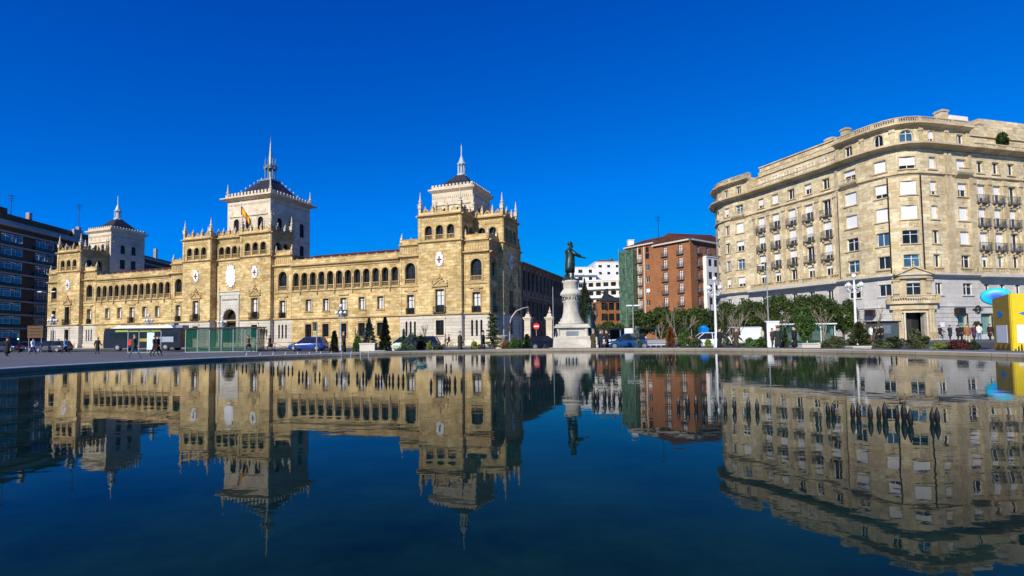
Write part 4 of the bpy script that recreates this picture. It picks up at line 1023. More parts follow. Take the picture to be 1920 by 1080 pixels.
fwall(wb, F3, 0, F3.len, -.5, 19.4, f.h, 0, .2); f.place(); fbox(wb, F3, 0, F3.len, 19.4, 19.6, -.9, .15); p, q = F3.P(0,0,0), F2_.P(5.0,0,0); wb.add([(p.x,p.y,-.5),(q.x,q.y,-.5),(q.x,q.y,19.4),(p.x,p.y,19.4)], [(0,1,2,3)])
wb.build('bay', M['render'], OB)
for F_ in (F1, F2_): fbox(ot, F_, 0, F_.len, 23.0, 23.35, -.2, .7)
tip = C+Vector((.1,1.1))*7
pl = [F1.P(0,.8,23.36), F1.P(F1.len,.8,23.36), F2_.P(20,.8,23.36), Vector((tip.x-3,tip.y+2,26.6)), Vector((tip.x+9,tip.y+5,26.6))]
m_ = MB(); k_ = Vector((C.x,C.y-.9,23.36)); m_.add([pl[0], k_, pl[2], pl[3], pl[4]], [(0,1,3),(1,2,4,3)]); m_.build('roof', M['tile'], OB)
bk = C+Vector((-.573,.819))*11
m_ = ow; b2 = Vector((bk.x+.797*20, bk.y+.604*20)); m_.add([(bk.x,bk.y,-.5),(b2.x,b2.y,-.5),(b2.x,b2.y,23.3),(bk.x,bk.y,23.3)], [(0,1,2,3)])
# left wing of the block, set back, with the netted scaffold
Dv = Vector((.797,.604))*3.2; A0 = C+lf*11+Dv
WL = thing('brick_apartment_wing', 'orange brick block with cream stripes behind the green netted scaffold', 'apartment building', (A0.x, A0.y, -.5), 0, off=(-A0.x,-A0.y,.5))
F4 = Path([W(A0, lf, 12.5), (A0.x, A0.y)], 1); nw, ntr = MB(), MB(); f = Fac(F4, WL, 0, .25)
f5 = None
for i, u in enumerate((F4.hit(1200, 520)[0], F4.hit(1214.5, 520)[0])):
    for z in R3:
        if i == 0: f.win(u, z, 1.15, 2.3, 'dcurt'); inst(rail_mesh(1.9), 'balcony', WL, F4.P(u,0,z), F4.rz(u))
        else: f.win(u, z+.7, 1.3, 1.5, rnd.choice(['wsb','w','dark']))
    f.win(u, 22.5, 1.1, 1.4, 'dark')
fwall(nw, F4, 0, F4.len, -.5, 24.8, f.h, 0, .25); f.place()
F5 = Path([(A0.x, A0.y), (A0.x-Dv.x, A0.y-Dv.y)], 1); fwall(nw, F5, 0, F5.len, -.5, 24.8)
for z in R3: inst(rail_mesh(1.5), 'balcony', WL, F5.P(1.6,0,z), F5.rz(1.6))
for u in (4.6, F4.hit(1208, 520)[0], 12.3): fbox(ntr, F4, u, u+.28, -.5, 24.8, -.01, .12)
fbox(ntr, F4, 0, F4.len, 24.5, 24.9, -.2, .6); ntr.build('trim', M['cream'], WL); nw.build('wall', M['brick'], WL)
m_ = MB(); a, b = F4.P(0,.7,24.9), F4.P(F4.len+.5,.7,24.9); c_, d_ = F4.P(1,-7,27.5), F4.P(F4.len-1,-7,27.5); e_ = F4.P(F4.len+.5,-12,24.9)
m_.add([a,b,d_,c_,e_], [(0,1,2,3),(1,4,2)]); m_.build('roof', M['tile'], WL)
ow.build('wall', M['brick'], OB); ot.build('trim', M['cream'], OB)
SF = thing('netted_scaffold', 'tall scaffold under green netting on the end of the brick block', 'scaffold', F4.P(2,1,-.5), 0); o_ = SF.location.copy(); offs[SF.name] = -o_
m_ = MB(); Fq = Path([tuple(F4.P(-.6,.3,0).xy), tuple(F4.P(-.6,1.7,0).xy), tuple(F4.P(4.3,1.7,0).xy), tuple(F4.P(4.3,.3,0).xy)], 1)
for i in range(3):
    a, b = Fq.p[i], Fq.p[i+1]; n = 10; nz = 24; vs = []; fs = []
    for x in range(n+1):
        for z in range(nz+1): q = a.lerp(b, x/n); w_ = .06*math.sin(x*1.7+z*.9); vs.append((q.x+w_, q.y+w_, -.5+24.2*z/nz))
    for x in range(n):
        for z in range(nz): fs.append((x*(nz+1)+z, (x+1)*(nz+1)+z, (x+1)*(nz+1)+z+1, x*(nz+1)+z+1))
    m_.add(vs, fs)
def netmat():
    m, nt, b = nodes('green_netting'); L = nt.links.new; ge = N(nt, 'ShaderNodeNewGeometry'); no = N(nt, 'ShaderNodeTexNoise', Scale=.9, Detail=6.0, Roughness=.7); L(ge.outputs['Position'], no.inputs['Vector'])
    cr = N(nt, 'ShaderNodeValToRGB'); cr.color_ramp.elements[0].position = .35; cr.color_ramp.elements[1].position = .68; cr.color_ramp.elements[0].color = (.02,.05,.03,1); cr.color_ramp.elements[1].color = (.10,.20,.11,1)
    L(no.outputs['Fac'], cr.inputs[0]); L(cr.outputs[0], b.inputs['Base Color']); b.inputs['Roughness'].default_value = .8; return m
M['net'] = netmat()
m_.build('netting', M['net'], SF)
m_ = MB()
for u in (-.6, 1.9, 4.3): m_.tube([F4.P(u,1.8,-.5), F4.P(u,1.8,24.6)], .05, 5)
for k in range(12): m_.tube([F4.P(-.7,1.82,1+2*k), F4.P(4.4,1.82,1+2*k)], .035, 4)
m_.build('pole', M['greypost'], SF)
m_ = MB(); c = F4.P(.8,-1.5,26.0); m_.cbox((c.x,c.y,25.6),(1.6,1.5,2.6)); m_.cbox((c.x,c.y,26.95),(1.8,1.7,.15)); m_.build('chimney', M['render'], WL)

# ------------------------------------------------------------ white blocks far down the street
def slab_block(name, label, pxa, pxb, ytop, Y, mat='render', fl=3.0, ww=1.6, per=3.2, depth=14, rz=0.0, kind='dark', terr=False, group=None, ang=0.0, roofm=None, wh=1.4):
    a = at(pxa, 560, Y); b0 = at(pxb, 560, Y); L_ = (b0-a).length; d = Vector((math.cos(ang), math.sin(ang)))
    zt = at((pxa+pxb)/2, ytop, Y).z; b = Vector((a.x+d.x*L_, a.y+d.y*L_, 0))
    root = thing(name, label, 'apartment building', (a.x, a.y, -.5), 0, off=(-a.x,-a.y,.5))
    nrm = Vector((d.y, -d.x)); A_ = a.xy; B_ = b.xy
    F = Path([tuple(A_-nrm*depth), tuple(A_), tuple(B_), tuple(B_-nrm*depth)], 1); wl = MB(); tr = MB(); f = Fac(F, root, 0, .2); nf = int((zt+.3)/fl)
    for k in range(nf):
        z = zt-fl*(k+1)+.9
        for i in range(1, 2):
            u0, u1 = F.u[i], F.u[i+1]; n = max(1, round((u1-u0)/per))
            for j in range(n): f.win(u0+(u1-u0)*(j+.5)/n, z, ww, wh, kind)
        if terr: fbox(tr, F, F.u[1]-.0, F.u[2], z-.95, z-.1, 0.0, 1.1); fbox(tr, F, F.u[0]+2, F.u[1], z-.95, z-.1, 0.0, 1.0)
        for j in range(2): f.win(F.u[1]*(.3+.4*j), z, 1.2, wh, kind)
    fwall(wl, F, 0, F.len, -.5, zt, f.h, 0, .2); f.place()
    q = [F.P(u, 0, zt) for u in F.u]; wl.add(q, [(0,1,2,3)]); fbox(tr, F, 0, F.len, zt, zt+.35, -.3, .15)
    wl.build('wall', M[mat], root); tr.build('balcony_band' if terr else 'trim', M[roofm or mat], root)
    return root, F, zt
b1, F_, zt = slab_block('white_apartment_block', 'tallest white apartment block, far off right behind the statue', 1118, 1168, 492, 225, fl=3.0, per=4.2, ww=1.3, wh=1.1, ang=.08)
m_ = MB(); 
for i in range(5): c = F_.P(F_.u[1]+9.5+.5*i, -3, zt+1.2); m_.cbox((c.x,c.y,zt+1.0+.4*(i % 2)), (.4,.4,2.0))
m_.cbox((*F_.P(F_.u[1]+4,-4,0).xy, zt+.7),(7,5,1.2)); m_.build('chimney', M['brown_brick'], b1)
slab_block('white_apartment_block', 'stepped white block with open terraces left of the tallest white block', 1079, 1119, 502, 215, fl=3.0, per=3.5, ww=1.6, terr=True, ang=.1)
slab_block('cream_apartment_block', 'pale block with long white balcony bands, low between statue and green scaffold', 1101, 1172, 527, 180, 'cream', fl=2.9, per=2.8, ww=1.7, terr=True, ang=-.35, roofm='render')
bb, F_, zt = slab_block('tan_brick_building', 'low tan brick building with tall dark glazed bays and slate roof', 1126, 1170, 567, 150, 'brick2', fl=3.0, per=2.3, ww=1.7, wh=2.0, ang=.25)
m_ = MB(); q = [F_.P(F_.u[1], .4, zt+.3), F_.P(F_.u[2], .4, zt+.3), F_.P(F_.u[2], -5, zt+3.4), F_.P(F_.u[1]+3, -5, zt+3.4), F_.P(F_.u[1], -12, zt+.3)]
m_.add(q, [(0,1,2,3),(4,0,3)]); m_.build('roof', M['slate'], bb)
m_ = MB()
for u in (2, 3.6, 5.4): c = F_.P(F_.u[1]+u, -3, zt+3); m_.cbox((c.x,c.y,zt+3.0),(.5,.5,2.4))
m_.build('chimney', M['slate'], bb)
# street facade beyond the academy seen as a low brown wall of houses between
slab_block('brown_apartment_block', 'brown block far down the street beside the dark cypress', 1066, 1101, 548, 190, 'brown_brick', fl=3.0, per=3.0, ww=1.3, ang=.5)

# ------------------------------------------------------------ long dark apartment building at far left
LX, LY = -104.0, 105.0
ld = Vector((-.085, .996))
F6 = Path([(LX-18, LY), (LX, LY), (LX+ld.x*80, LY+ld.y*80)], 1)
LB = thing('brown_apartment_building', 'long shaded brown apartment building with grey balcony bands left of the academy', 'apartment building', (LX, LY, -.5), 0, off=(-LX,-LY,.5))
wl, tr = MB(), MB(); f = Fac(F6, LB, 0, .3); u0 = F6.u[1]
cen = [4.2, 6.8, 13.0, 15.4, 21.5, 24, 30.5, 37, 43.5, 50, 56.5, 63, 70]
for k in range(8):
    z = 1.9+2.85*k
    for c in cen: f.win(u0+c, z+.0, 2.1, 1.55, 'wblue' if c < 31 else 'dark')
    for c in (3, 8, 13): f.win(c, z, 1.8, 1.5, 'w')
fwall(wl, F6, 0, F6.len, -.5, 25.2, f.h, 0, .3); f.place()
for k in range(9):
    z = 1.15+2.85*k; fbox(tr, F6, 0, F6.len, z-.35, z, -.01, .35)
fbox(tr, F6, 0, F6.len, 24.9, 25.5, -.5, .9)
for k in range(8):
    z = 1.9+2.85*k
    for c in (5.5, 14.2, 22.7): rl = MB(); fbox(rl, F6, u0+c-2.6, u0+c+2.6, z-.75, z-.05, .1, .5); rl.build('balcony_front', M['iron'], LB)
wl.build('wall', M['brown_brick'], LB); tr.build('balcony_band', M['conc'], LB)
m_ = MB(); fbox(m_, F6, u0, u0+30, 25.5, 28.2, -6.5, -2.2); fbox(m_, F6, u0+1.5, u0+5, 28.2, 29.4, -6, -2.5); fbox(m_, F6, u0+30, u0+80, 25.5, 27.0, -7, -3); m_.build('penthouse', M['brown_brick'], LB)
m_ = MB(); fbox(m_, F6, u0, u0+29, 25.5, 26.5, -1.2, -.9); fbox(m_, F6, u0+24, u0+27, 25.5, 28.6, -2.1, -1); m_.build('parapet', M['conc'], LB)
for c in (11, 27, 45, 62): m_ = MB(); q = F6.P(u0+c, -3, 0); m_.cbox((q.x,q.y,28.2),(.8,.8,3.4)); m_.build('chimney', M['conc'], LB)
def antenna(x, y, z, h, label):
    t = thing('roof_antenna', label, 'antenna', (x, y, z)); m = MB(); m.tube([(0,0,0),(0,0,h)], .07, 5); m.build('mast', M['iron'], t); m = MB()
    for k in range(3): m.tube([(-.9+.2*k,0,h-.3-.5*k),(.9-.2*k,0,h-.3-.5*k)], .045, 4)
    m.tube([(0,-.8,h-.1),(0,.8,h-.1)], .04, 4); m.build('aerial', M['iron'], t)
q = F6.P(u0+6, -3, 0); antenna(q.x, q.y, 28.2, 4.5, 'thin roof antenna at the left end of the brown building')
q = F6.P(u0+27, -3, 0); antenna(q.x, q.y, 28.6, 7, 'tall roof antenna just left of the left academy tower')
q = F6.P(u0+52, -4, 0); antenna(q.x, q.y, 27.0, 6, 'roof antenna on the brown building right of the left academy tower')
p = F4.P(6, -7, 27.4); antenna(p.x, p.y, 27.4, 6.0, 'tall roof antenna on the red tiled brick block')

# ------------------------------------------------------------ people
def human(name, label, loc, rz, h=1.7, pose='stand', top=(.02,.02,.02), legs=(.02,.02,.03), hair=(.03,.02,.015), coat='coat', bag=None, cat='person', group=None, bald=False, hat=None, mats=None):
    """one continuous skinned body, jacket and hair as children; faces +x before rz"""
    root = thing(name, label, cat, loc, rz, group)
    s = h/1.7; V = {}; E = []
    def v(k, x, y, z, r): V[k] = (Vector((x, y, z))*s, r*s)
    sit = pose == 'sit'; hipz = .90 if not sit else .62
    v('pel', 0, 0, hipz, .135); v('wst', .01, 0, hipz+.18, .12); v('chs', .015, 0, hipz+.42, .135); v('nck', .02, 0, hipz+.57, .058); v('chn', .035, 0, hipz+.66, .07); v('hed', .03, 0, hipz+.745, .092); v('crn', .025, 0, hipz+.79, .075); v('nos', .115, 0, hipz+.70, .016)
    E += [('pel','wst'),('wst','chs'),('chs','nck'),('nck','chn'),('chn','hed'),('hed','crn'),('chn','nos')]
    st = {'stand':(.02,-.03),'walk':(.26,-.28),'stride':(.34,-.30),'sit':(0,0),'bike':(.1,-.1),'lean':(.05,-.05)}[pose]
    arm = {'stand':(.03,-.02),'walk':(-.2,.22),'stride':(-.22,.25),'sit':(.25,.25),'bike':(.42,.42),'lean':(.2,.1)}[pose]
    for i, (sg, sx, ax) in enumerate(((1, st[0], arm[0]), (-1, st[1], arm[1]))):
        k = 'lr'[i]; y = .10*sg
        if sit: pts = [(.02,y,hipz-.03,.085),(.42,y,hipz-.02,.062),(.45,y,.10,.042),(.58,y,.04,.035)]
        elif pose == 'bike': pts = [(.02,y,hipz-.06,.085),(.30,y,hipz-.30-.15*i,.062),(.15,y,.25-.15*i+.1,.042),(.27,y,.20-.15*i+.1,.035)]
        else: pts = [(0,y,hipz-.08,.088),(sx*.55+.03,y,.49,.058),(sx-(.05 if sx < 0 else 0),y,.10+(.05 if sx < -.1 else 0),.042),(sx+.13,y*1.1,.035,.036)]
        pr = 'pel'
        for j, p in enumerate(pts): v(k+'l%d' % j, *p); E.append((pr, k+'l%d' % j)); pr = k+'l%d' % j
        z0 = hipz+.50
        sh = [(.01,.19*sg,z0,.062),(ax*.35-.02,.25*sg,z0-.28,.045),(ax*.9+.05,.24*sg,z0-.50+abs(ax)*.28,.034),(ax+.08,.23*sg,z0-.58+abs(ax)*.42,.032)]
        if pose == 'statue': pass
        pr = 'chs'
        for j, p in enumerate(sh): v(k+'a%d' % j, *p); E.append((pr, k+'a%d' % j)); pr = k+'a%d' % j
        hx, hy, hz, _ = sh[3]
        for f_, (dx, dy, ln) in enumerate(((.05,.022,.075),(.055,.007,.085),(.055,-.008,.08),(.045,-.022,.065))):
            v(k+'f%d' % f_, hx+dx*.6, hy+dy, hz-ln, .010); E.append((k+'a3', k+'f%d' % f_))
        v(k+'th', hx+.06, hy-.02*sg, hz-.03, .011); E.append((k+'a3', k+'th'))
    names = list(V); me = bpy.data.meshes.new('body'); me.from_pydata([V[n][0] for n in names], [(names.index(a), names.index(b)) for a, b in E], [])
    tmp = bpy.data.objects.new('tmp', me); COL.objects.link(tmp); md = tmp.modifiers.new('s', 'SKIN'); sd_ = tmp.modifiers.new('u', 'SUBSURF'); sd_.levels = 1; sd_.render_levels = 1
    for i, n in enumerate(names): me.skin_vertices[0].data[i].radius = (V[n][1],)*2
    me.skin_vertices[0].data[0].use_root = True
    bpy.context.view_layer.update(); body = bpy.data.meshes.new_from_object(tmp.evaluated_get(bpy.context.evaluated_depsgraph_get())); bpy.data.objects.remove(tmp)
    if mats: body.materials.append(mats)
    else:
        for m in (M['skin'], cloth(legs), cloth(top), M['black']): body.materials.append(m)
        zs = [V['nck'][0].z, V['pel'][0].z]
        for p in body.polygons:
            c = p.center; z = c.z
            hand = abs(c.y) > .17*s and z < (hipz-.02)*s+.2 and False
            if z > zs[0]+.01: p.material_index = 0
            elif z > zs[1]-.02 or abs(c.y) > .19*s: p.material_index = 2
            elif z < .07*s: p.material_index = 3
            else: p.material_index = 1
            for k in 'lr':
                if (c-V[k+'a3'][0]).length < .06*s or (c-V[k+'f1'][0]).length < .06*s: p.material_index = 0
    body.name = 'body'; body.polygons.foreach_set('use_smooth', [True]*len(body.polygons)); inst(body, 'body', root)
    cm = MB(); Z = lambda q: hipz*s+q*s
    lo = {'coat':-.42,'long':-.62,'jacket':-.10,'skirt':-.3}[coat]
    if sit or pose == 'bike': lo = -.08
    prof = [(.20 if lo < -.2 else .165, lo),(.185,lo*.5),(.168,.0),(.150,.16),(.172,.32),(.178,.44),(.14,.52),(.07,.575)]
    cm.lathe([(r*s, Z(z)) for r, z in prof], (.012,0,0), 14, .82, 1.08)
    for i, sg in enumerate((1, -1)):
        k = 'lr'[i]; a = [V[k+'a%d' % j][0] for j in range(3)]
        cm.tube([a[0]+Vector((0,-.03*sg,.01))*s, a[0], a[1], a[2]], [.075*s,.078*s,.062*s,.05*s], 8)
    cmat = mats or cloth(top); cm.build(coat if coat != 'long' else 'coat', cmat, root, True)
    hd = V['hed'][0]; hm = MB(); hm.ball((hd.x-.022*s, 0, hd.z+.028*s), .105*s, 12, 7, .98, .88, .92)
    if not bald: hm.build('hair', mats or cloth(hair), root, True)
    if hat:
        q = MB(); q.lathe([(.112*s,0),(.118*s,.03*s),(.10*s,.075*s),(.05*s,.10*s),(.01,.105*s)], (hd.x-.01*s,0,hd.z+.045*s), 12); q.cbox((hd.x+.10*s,0,hd.z+.055*s),(.1*s,.13*s,.015*s)); q.build('hat', cloth(hat), root)
    if not mats:
        for sg in (1,-1): pass
    if bag:
        kind, col = bag; q = MB()
        if kind == 'backpack': q.cbox((-.22*s,0,Z(.30)),(.20*s,.30*s,.44*s),0,.85); q.cbox((-.33*s,0,Z(.22)),(.06*s,.2*s,.2*s)); q.tube([(-.14*s,.1*s,Z(.5)),(.02*s,.13*s,Z(.54)),(.14*s,.12*s,Z(.36)),(-.1*s,.15*s,Z(.12))],.018*s,5); q.tube([(-.14*s,-.1*s,Z(.5)),(.02*s,-.13*s,Z(.54)),(.14*s,-.12*s,Z(.36)),(-.1*s,-.15*s,Z(.12))],.018*s,5)
        else: q.cbox((.05*s,-.33*s,Z(-.22)),(.30*s,.10*s,.24*s),0,.9); q.tube([(-.05*s,-.33*s,Z(-.1)),(.03*s,-.30*s,Z(.02)),(.15*s,-.33*s,Z(-.1))],.012*s,5)
        q.build('backpack' if kind == 'backpack' else 'bag', cloth(col), root)
    return root
CL = {}
def cloth(c):
    if c not in CL: CL[c] = plain('cloth', c, .85, var=.18, scale=12)
    return CL[c]
def person(px, Y, label, face=0, dz=0, **k):
    p = G(px, Y, dz); return human('person', label, p, R(face), **k)
# left plaza
person(62, 58, 'person in a white jacket crossing the plaza at far left', 0, top=(.75,.76,.85), legs=(.01,.01,.015), coat='jacket', pose='walk')
person(14, 50, 'person in black standing at the very left edge', 90, top=(.006,.006,.008), coat='long', h=1.78)
person(123, 58, 'person in a pale blue jacket walking near the academy corner', 0, top=(.12,.30,.50), legs=(.02,.025,.05), coat='jacket', pose='stride', hair=(.05,.05,.08))
person(183, 55, 'stout person in a black coat walking away on the plaza', 80, top=(.010,.008,.010), coat='coat', hair=(.3,.3,.3), pose='walk')
person(252, 39.5, 'person with a bright red backpack and blue jeans striding across the plaza', 10, top=(.02,.06,.03), legs=(.06,.11,.17), coat='jacket', pose='stride', bag=('backpack',(.65,.03,.02)), hair=(.25,.18,.12))
person(290, 46, 'person in a dark red coat beside a person in black on the plaza', 0, top=(.14,.01,.03), coat='jacket', pose='walk')
person(296, 45, 'person in a black coat with a hand bag right of the dark red coat', 0, top=(.006,.006,.007), coat='coat', pose='walk', bag=('bag',(.02,.005,.005)))
person(466, 56, 'person in a brown fur jacket with a shoulder bag by the green glass shelter', 180, top=(.15,.07,.03), coat='jacket', pose='walk', bag=('bag',(.02,.015,.01)))
person(506, 57, 'person in a plum coat walking right of the green glass shelter', 180, top=(.05,.015,.02), coat='coat', pose='walk', bag=('bag',(.06,.01,.01)))
person(645, 38, 'person in a long black coat beside the slim dark cypress', 200, top=(.012,.010,.008), coat='long', hair=(.25,.16,.12))
# behind the rim
person(862, 34, 'grey haired person in an olive overcoat walking behind the rim left of the lime bush', 0, top=(.035,.032,.015), coat='coat', hair=(.25,.22,.2), pose='walk')
person(905, 33, 'dark haired person in a black coat right of the round lime bush', 0, top=(.008,.009,.015), coat='coat', hair=(.008,.006,.005))
person(1112, 34, 'person in a dark olive coat right beside the statue pedestal', 20, top=(.05,.035,.015), coat='coat', hair=(.3,.28,.26))
person(1126, 34.5, 'person in a navy coat second from the statue pedestal', 10, top=(.010,.016,.03), coat='coat', hair=(.10,.06,.04))
person(1138, 36, 'person in black partly hidden behind the navy coat', 180, top=(.008,.008,.008), coat='coat')
person(1349, 32, 'person with glasses and black coat left of the brown jacket behind the rim', 0, top=(.008,.008,.012), coat='coat', hair=(.02,.015,.01))
person(1380, 33, 'stooped person in a brown overcoat left of the low green hedge', 0, top=(.055,.040,.022), coat='coat', hair=(.3,.2,.16), pose='walk')
person(1459, 33, 'person in a dark green coat and orange cap seen from behind', 90, top=(.012,.022,.020), coat='coat', hat=(.35,.12,.04), h=1.74)
person(1490, 32, 'person in a black overcoat and flat cap beside the concrete planter', 150, top=(.008,.008,.012), coat='coat', hat=(.02,.02,.02), h=1.74)
person(1430, 55, 'person in a cream jacket left of the white advertising kiosk', 180, top=(.55,.48,.36), coat='jacket')
person(1448, 45, 'person in a plum jacket in front of the white advertising kiosk', 0, top=(.10,.02,.03), coat='jacket', hair=(.2,.12,.1))
person(1560, 55, 'person in a white shirt inside the white framed shelter', 0, top=(.7,.7,.7), coat='jacket')
person(1633, 52, 'person in a white top beside the grey kiosk', 0, top=(.75,.72,.7), legs=(.3,.12,.1), coat='jacket')
person(1642, 56, 'leftmost of the three people in black at the grey kiosk', 0, top=(.01,.01,.01), coat='coat')
person(1648, 57, 'middle of the three people in black at the grey kiosk', 180, top=(.012,.010,.012), coat='jacket')
person(1654, 56, 'rightmost of the three people in black at the grey kiosk', 180, top=(.008,.008,.012), coat='coat', h=1.76)
person(1782, 63, 'person in a navy coat standing right of the stone portal', 0, top=(.02,.025,.04), coat='coat', h=1.75)
person(1797, 62, 'left person of the black clad pair before the shop window', 0, top=(.015,.010,.015), coat='coat')
person(1804, 62, 'right person of the black clad pair before the shop window', 180, top=(.010,.010,.012), coat='coat', h=1.76)
person(1815, 44, 'person in an orange brown jacket and beige trousers behind the dark red shrub', 90, top=(.28,.11,.035), legs=(.6,.5,.32), coat='jacket', hair=(.3,.1,.04))
person(1827, 55, 'person in a plum coat between the brown and the white jacket', 0, top=(.07,.03,.07), coat='coat')
person(1837, 56, 'person in a white jacket and jeans before the shop', 90, top=(.7,.68,.62), legs=(.05,.16,.28), coat='jacket', h=1.78)
person(1857, 57, 'person in dark wine jacket just left of the yellow panels', 180, top=(.05,.01,.02), coat='coat', h=1.74)
person(1866, 60, 'person in black at the edge of the yellow panels', 0, top=(.008,.008,.01), coat='coat')
for i, px in enumerate((137, 147, 153, 160, 166, 172)):
    q = AW(92.5-i*1.15, 2.2+.5*(i % 2)); p = Vector((q.x, q.y, gz(q.x, q.y)+.15))
    human('person', ['person in a grey coat leftmost of the group at the academy left door','person in a brown coat second in the group at the left door','person in black third in the group at the left door','person in a dark red coat fourth in the group at the left door','tall person in black fifth in the group at the left door','person in black at the right end of the group at the left door'][i], p, R(40*i), h=1.62+.03*i, top=[(.12,.10,.09),(.06,.04,.03),(.01,.01,.01),(.06,.015,.01),(.01,.01,.012),(.012,.012,.012)][i])
# bicycles with riders
def bicycle(name, label, loc, rz, col=(.05,.05,.05)):
    t = thing(name, label, 'bicycle', loc, rz)
    for x in (-.52, .52):
        m = MB(); m.tube([(x+.33*math.cos(2*math.pi*k/20), 0, .34+.33*math.sin(2*math.pi*k/20)) for k in range(21)], .018, 5, False)
        for k in range(5): A = math.pi*k/5; m.tube([(x+.32*math.cos(A),0,.34+.32*math.sin(A)),(x-.32*math.cos(A),0,.34-.32*math.sin(A))], .004, 3)
        m.build('wheel', M['rubber'], t)
    m = MB(); m.tube([(-.52,0,.34),(-.05,0,.30),(.35,0,.80),(-.2,0,.78),(-.52,0,.34)], .018, 5); m.tube([(-.05,0,.3),(-.22,0,.88)], .018, 5); m.tube([(.52,0,.34),(.34,0,.95)], .018, 5); m.build('frame', plain('bicycle_paint', col, .4), t)
    m = MB(); m.tube([(.38,-.25,1.0),(.30,-.1,.97),(.30,.1,.97),(.38,.25,1.0)], .015, 5); m.build('handlebar', M['steel'], t); m = MB(); m.cbox((-.24,0,.92),(.24,.14,.06)); m.build('saddle', M['black'], t)
    return t
p = G(842, 68); bicycle('bicycle', 'bicycle ridden along the academy base', p, R(180)); person(842, 68, 'cyclist in a dark red jacket before the pale academy base', 180, pose='bike', top=(.22,.02,.03), coat='jacket', h=1.68)
person(835, 67, 'person in beige beside the cyclist at the academy base', 180, top=(.45,.35,.25), legs=(.3,.22,.16), coat='jacket')
p = G(1764, 62); bicycle('bicycle', 'bicycle right of the stone portal', p, R(0)); person(1763, 62, 'cyclist in black right of the stone portal', 0, pose='bike', top=(.02,.01,.015), coat='jacket')

# ------------------------------------------------------------ statue monument
SX = at(1072, 640, 38); SZ = -.6
MN = thing('monument_pedestal', 'white stone pedestal with a round lettered drum under the bronze statue', 'monument', (SX.x, SX.y, SZ), R(-4), off=(0,0,-SZ))
pm = MB(); pm.cbox((0,0,-.35),(3.1,3.1,.5)); pm.cbox((0,0,.15),(2.75,2.75,1.1),0,.93); pm.cbox((0,0,1.0),(2.0,2.0,.75)); pm.cbox((0,0,1.42),(2.45,2.45,.12)); pm.cbox((0,0,1.54),(2.25,2.25,.14)); pm.cbox((0,0,.72),(2.4,2.4,.12))
for a in (-1, 1):
    for b in (-1, 1): pm.lathe([(.16,.75),(.13,1.35),(.18,1.4)], (a*.98,b*.98,0), 8)
pm.build('pedestal_base', M['marble'], MN)
pm = MB(); pm.lathe([(.92,1.6),(.92,1.78),(.78,1.86),(.80,1.95),(.66,2.1),(.57,2.5),(.54,3.1),(.61,3.2),(.63,3.24),(.63,3.60),(.70,3.66),(.75,3.78),(.75,3.86),(.66,3.95),(.60,4.05),(.50,4.15),(.54,4.25),(.54,4.55),(.62,4.62),(.62,4.72),(.50,4.76)], n=28)
dr = pm.build('drum', M['marble'], MN, True)
for k in range(18):
    A = 2*math.pi*k/18; 
pl = MB()
for k in range(18): A = 2*math.pi*k/18; pl.ball((.72*math.cos(A),.72*math.sin(A),3.72), .05, 6, 4)
pl.build('moulding', M['marble'], dr)
# lettering round the drum
for i, ch in enumerate('ZORRILLA'):
    A = -math.pi/2+(i-3.5)*.33+R(4)-.05; tm = text_mesh(ch, .36, .015); tm.materials.append(M['black'])
    o = inst(tm, 'letter', dr, (.642*math.cos(A), .642*math.sin(A), 3.42)); o.rotation_euler = (R(90), 0, A+math.pi/2)
m = MB(); m.box(-.42,.42,-1.04,-1.0,.82,1.12); m.build('plaque', M['lead'], MN)
m = MB()
for sx in (-1.0,): m.tube([(sx*1.08,-.7+.5*math.cos(t_),.9+.5*math.sin(t_)) for t_ in np.linspace(0, 5.5, 16)], .05, 6)
m.build('wreath', M['bronze'], MN)
# bronze poet
ST = thing('bronze_statue', 'green bronze man in a frock coat holding out one arm on the tall pedestal', 'statue', (SX.x, SX.y, 4.76), R(-4)); ST.scale = (1.12,1.18,1)
def skinned(verts, edges, mat, name, parent, lv=2, root=0):
    me = bpy.data.meshes.new(name); me.from_pydata([v[:3] for v in verts], edges, []); tmp = bpy.data.objects.new('tmp', me); COL.objects.link(tmp)
    tmp.modifiers.new('s', 'SKIN'); q = tmp.modifiers.new('u', 'SUBSURF'); q.levels = lv; q.render_levels = lv
    for i, v in enumerate(verts): me.skin_vertices[0].data[i].radius = (v[3], v[3] if len(v) < 5 else v[4])
    me.skin_vertices[0].data[root].use_root = True; bpy.context.view_layer.update()
    r = bpy.data.meshes.new_from_object(tmp.evaluated_get(bpy.context.evaluated_depsgraph_get())); bpy.data.objects.remove(tmp); r.materials.clear(); r.materials.append(mat)
    r.polygons.foreach_set('use_smooth', [True]*len(r.polygons)); r.name = name; return inst(r, name, parent)
k = 1.55
vs = [(0,0,.92,.17),(-.02,0,1.12,.16),(-.03,0,1.34,.17),(-.01,0,1.47,.07),(.02,0,1.56,.075),(.02,0,1.66,.105),(.01,0,1.73,.085),(.115,0,1.61,.025),
      (-.03,.10,.80,.10),(-.10,.10,.45,.07),(-.16,.11,.10,.05),(-.03,.12,.04,.045),
      (.05,-.10,.80,.10),(.10,-.10,.45,.07),(.08,-.11,.10,.05),(.20,-.12,.04,.045),
      (-.05,.21,1.38,.075),(-.12,.27,1.10,.06),(.02,.28,.92,.045),(.09,.26,.90,.035),
      (-.01,-.20,1.38,.08),(.20,-.26,1.17,.062),(.42,-.28,1.03,.046),(.54,-.28,.99,.034),
      (.62,-.25,1.00,.013),(.65,-.275,.98,.013),(.64,-.295,.965,.013),(.61,-.31,.95,.012),(.57,-.23,.96,.013)]
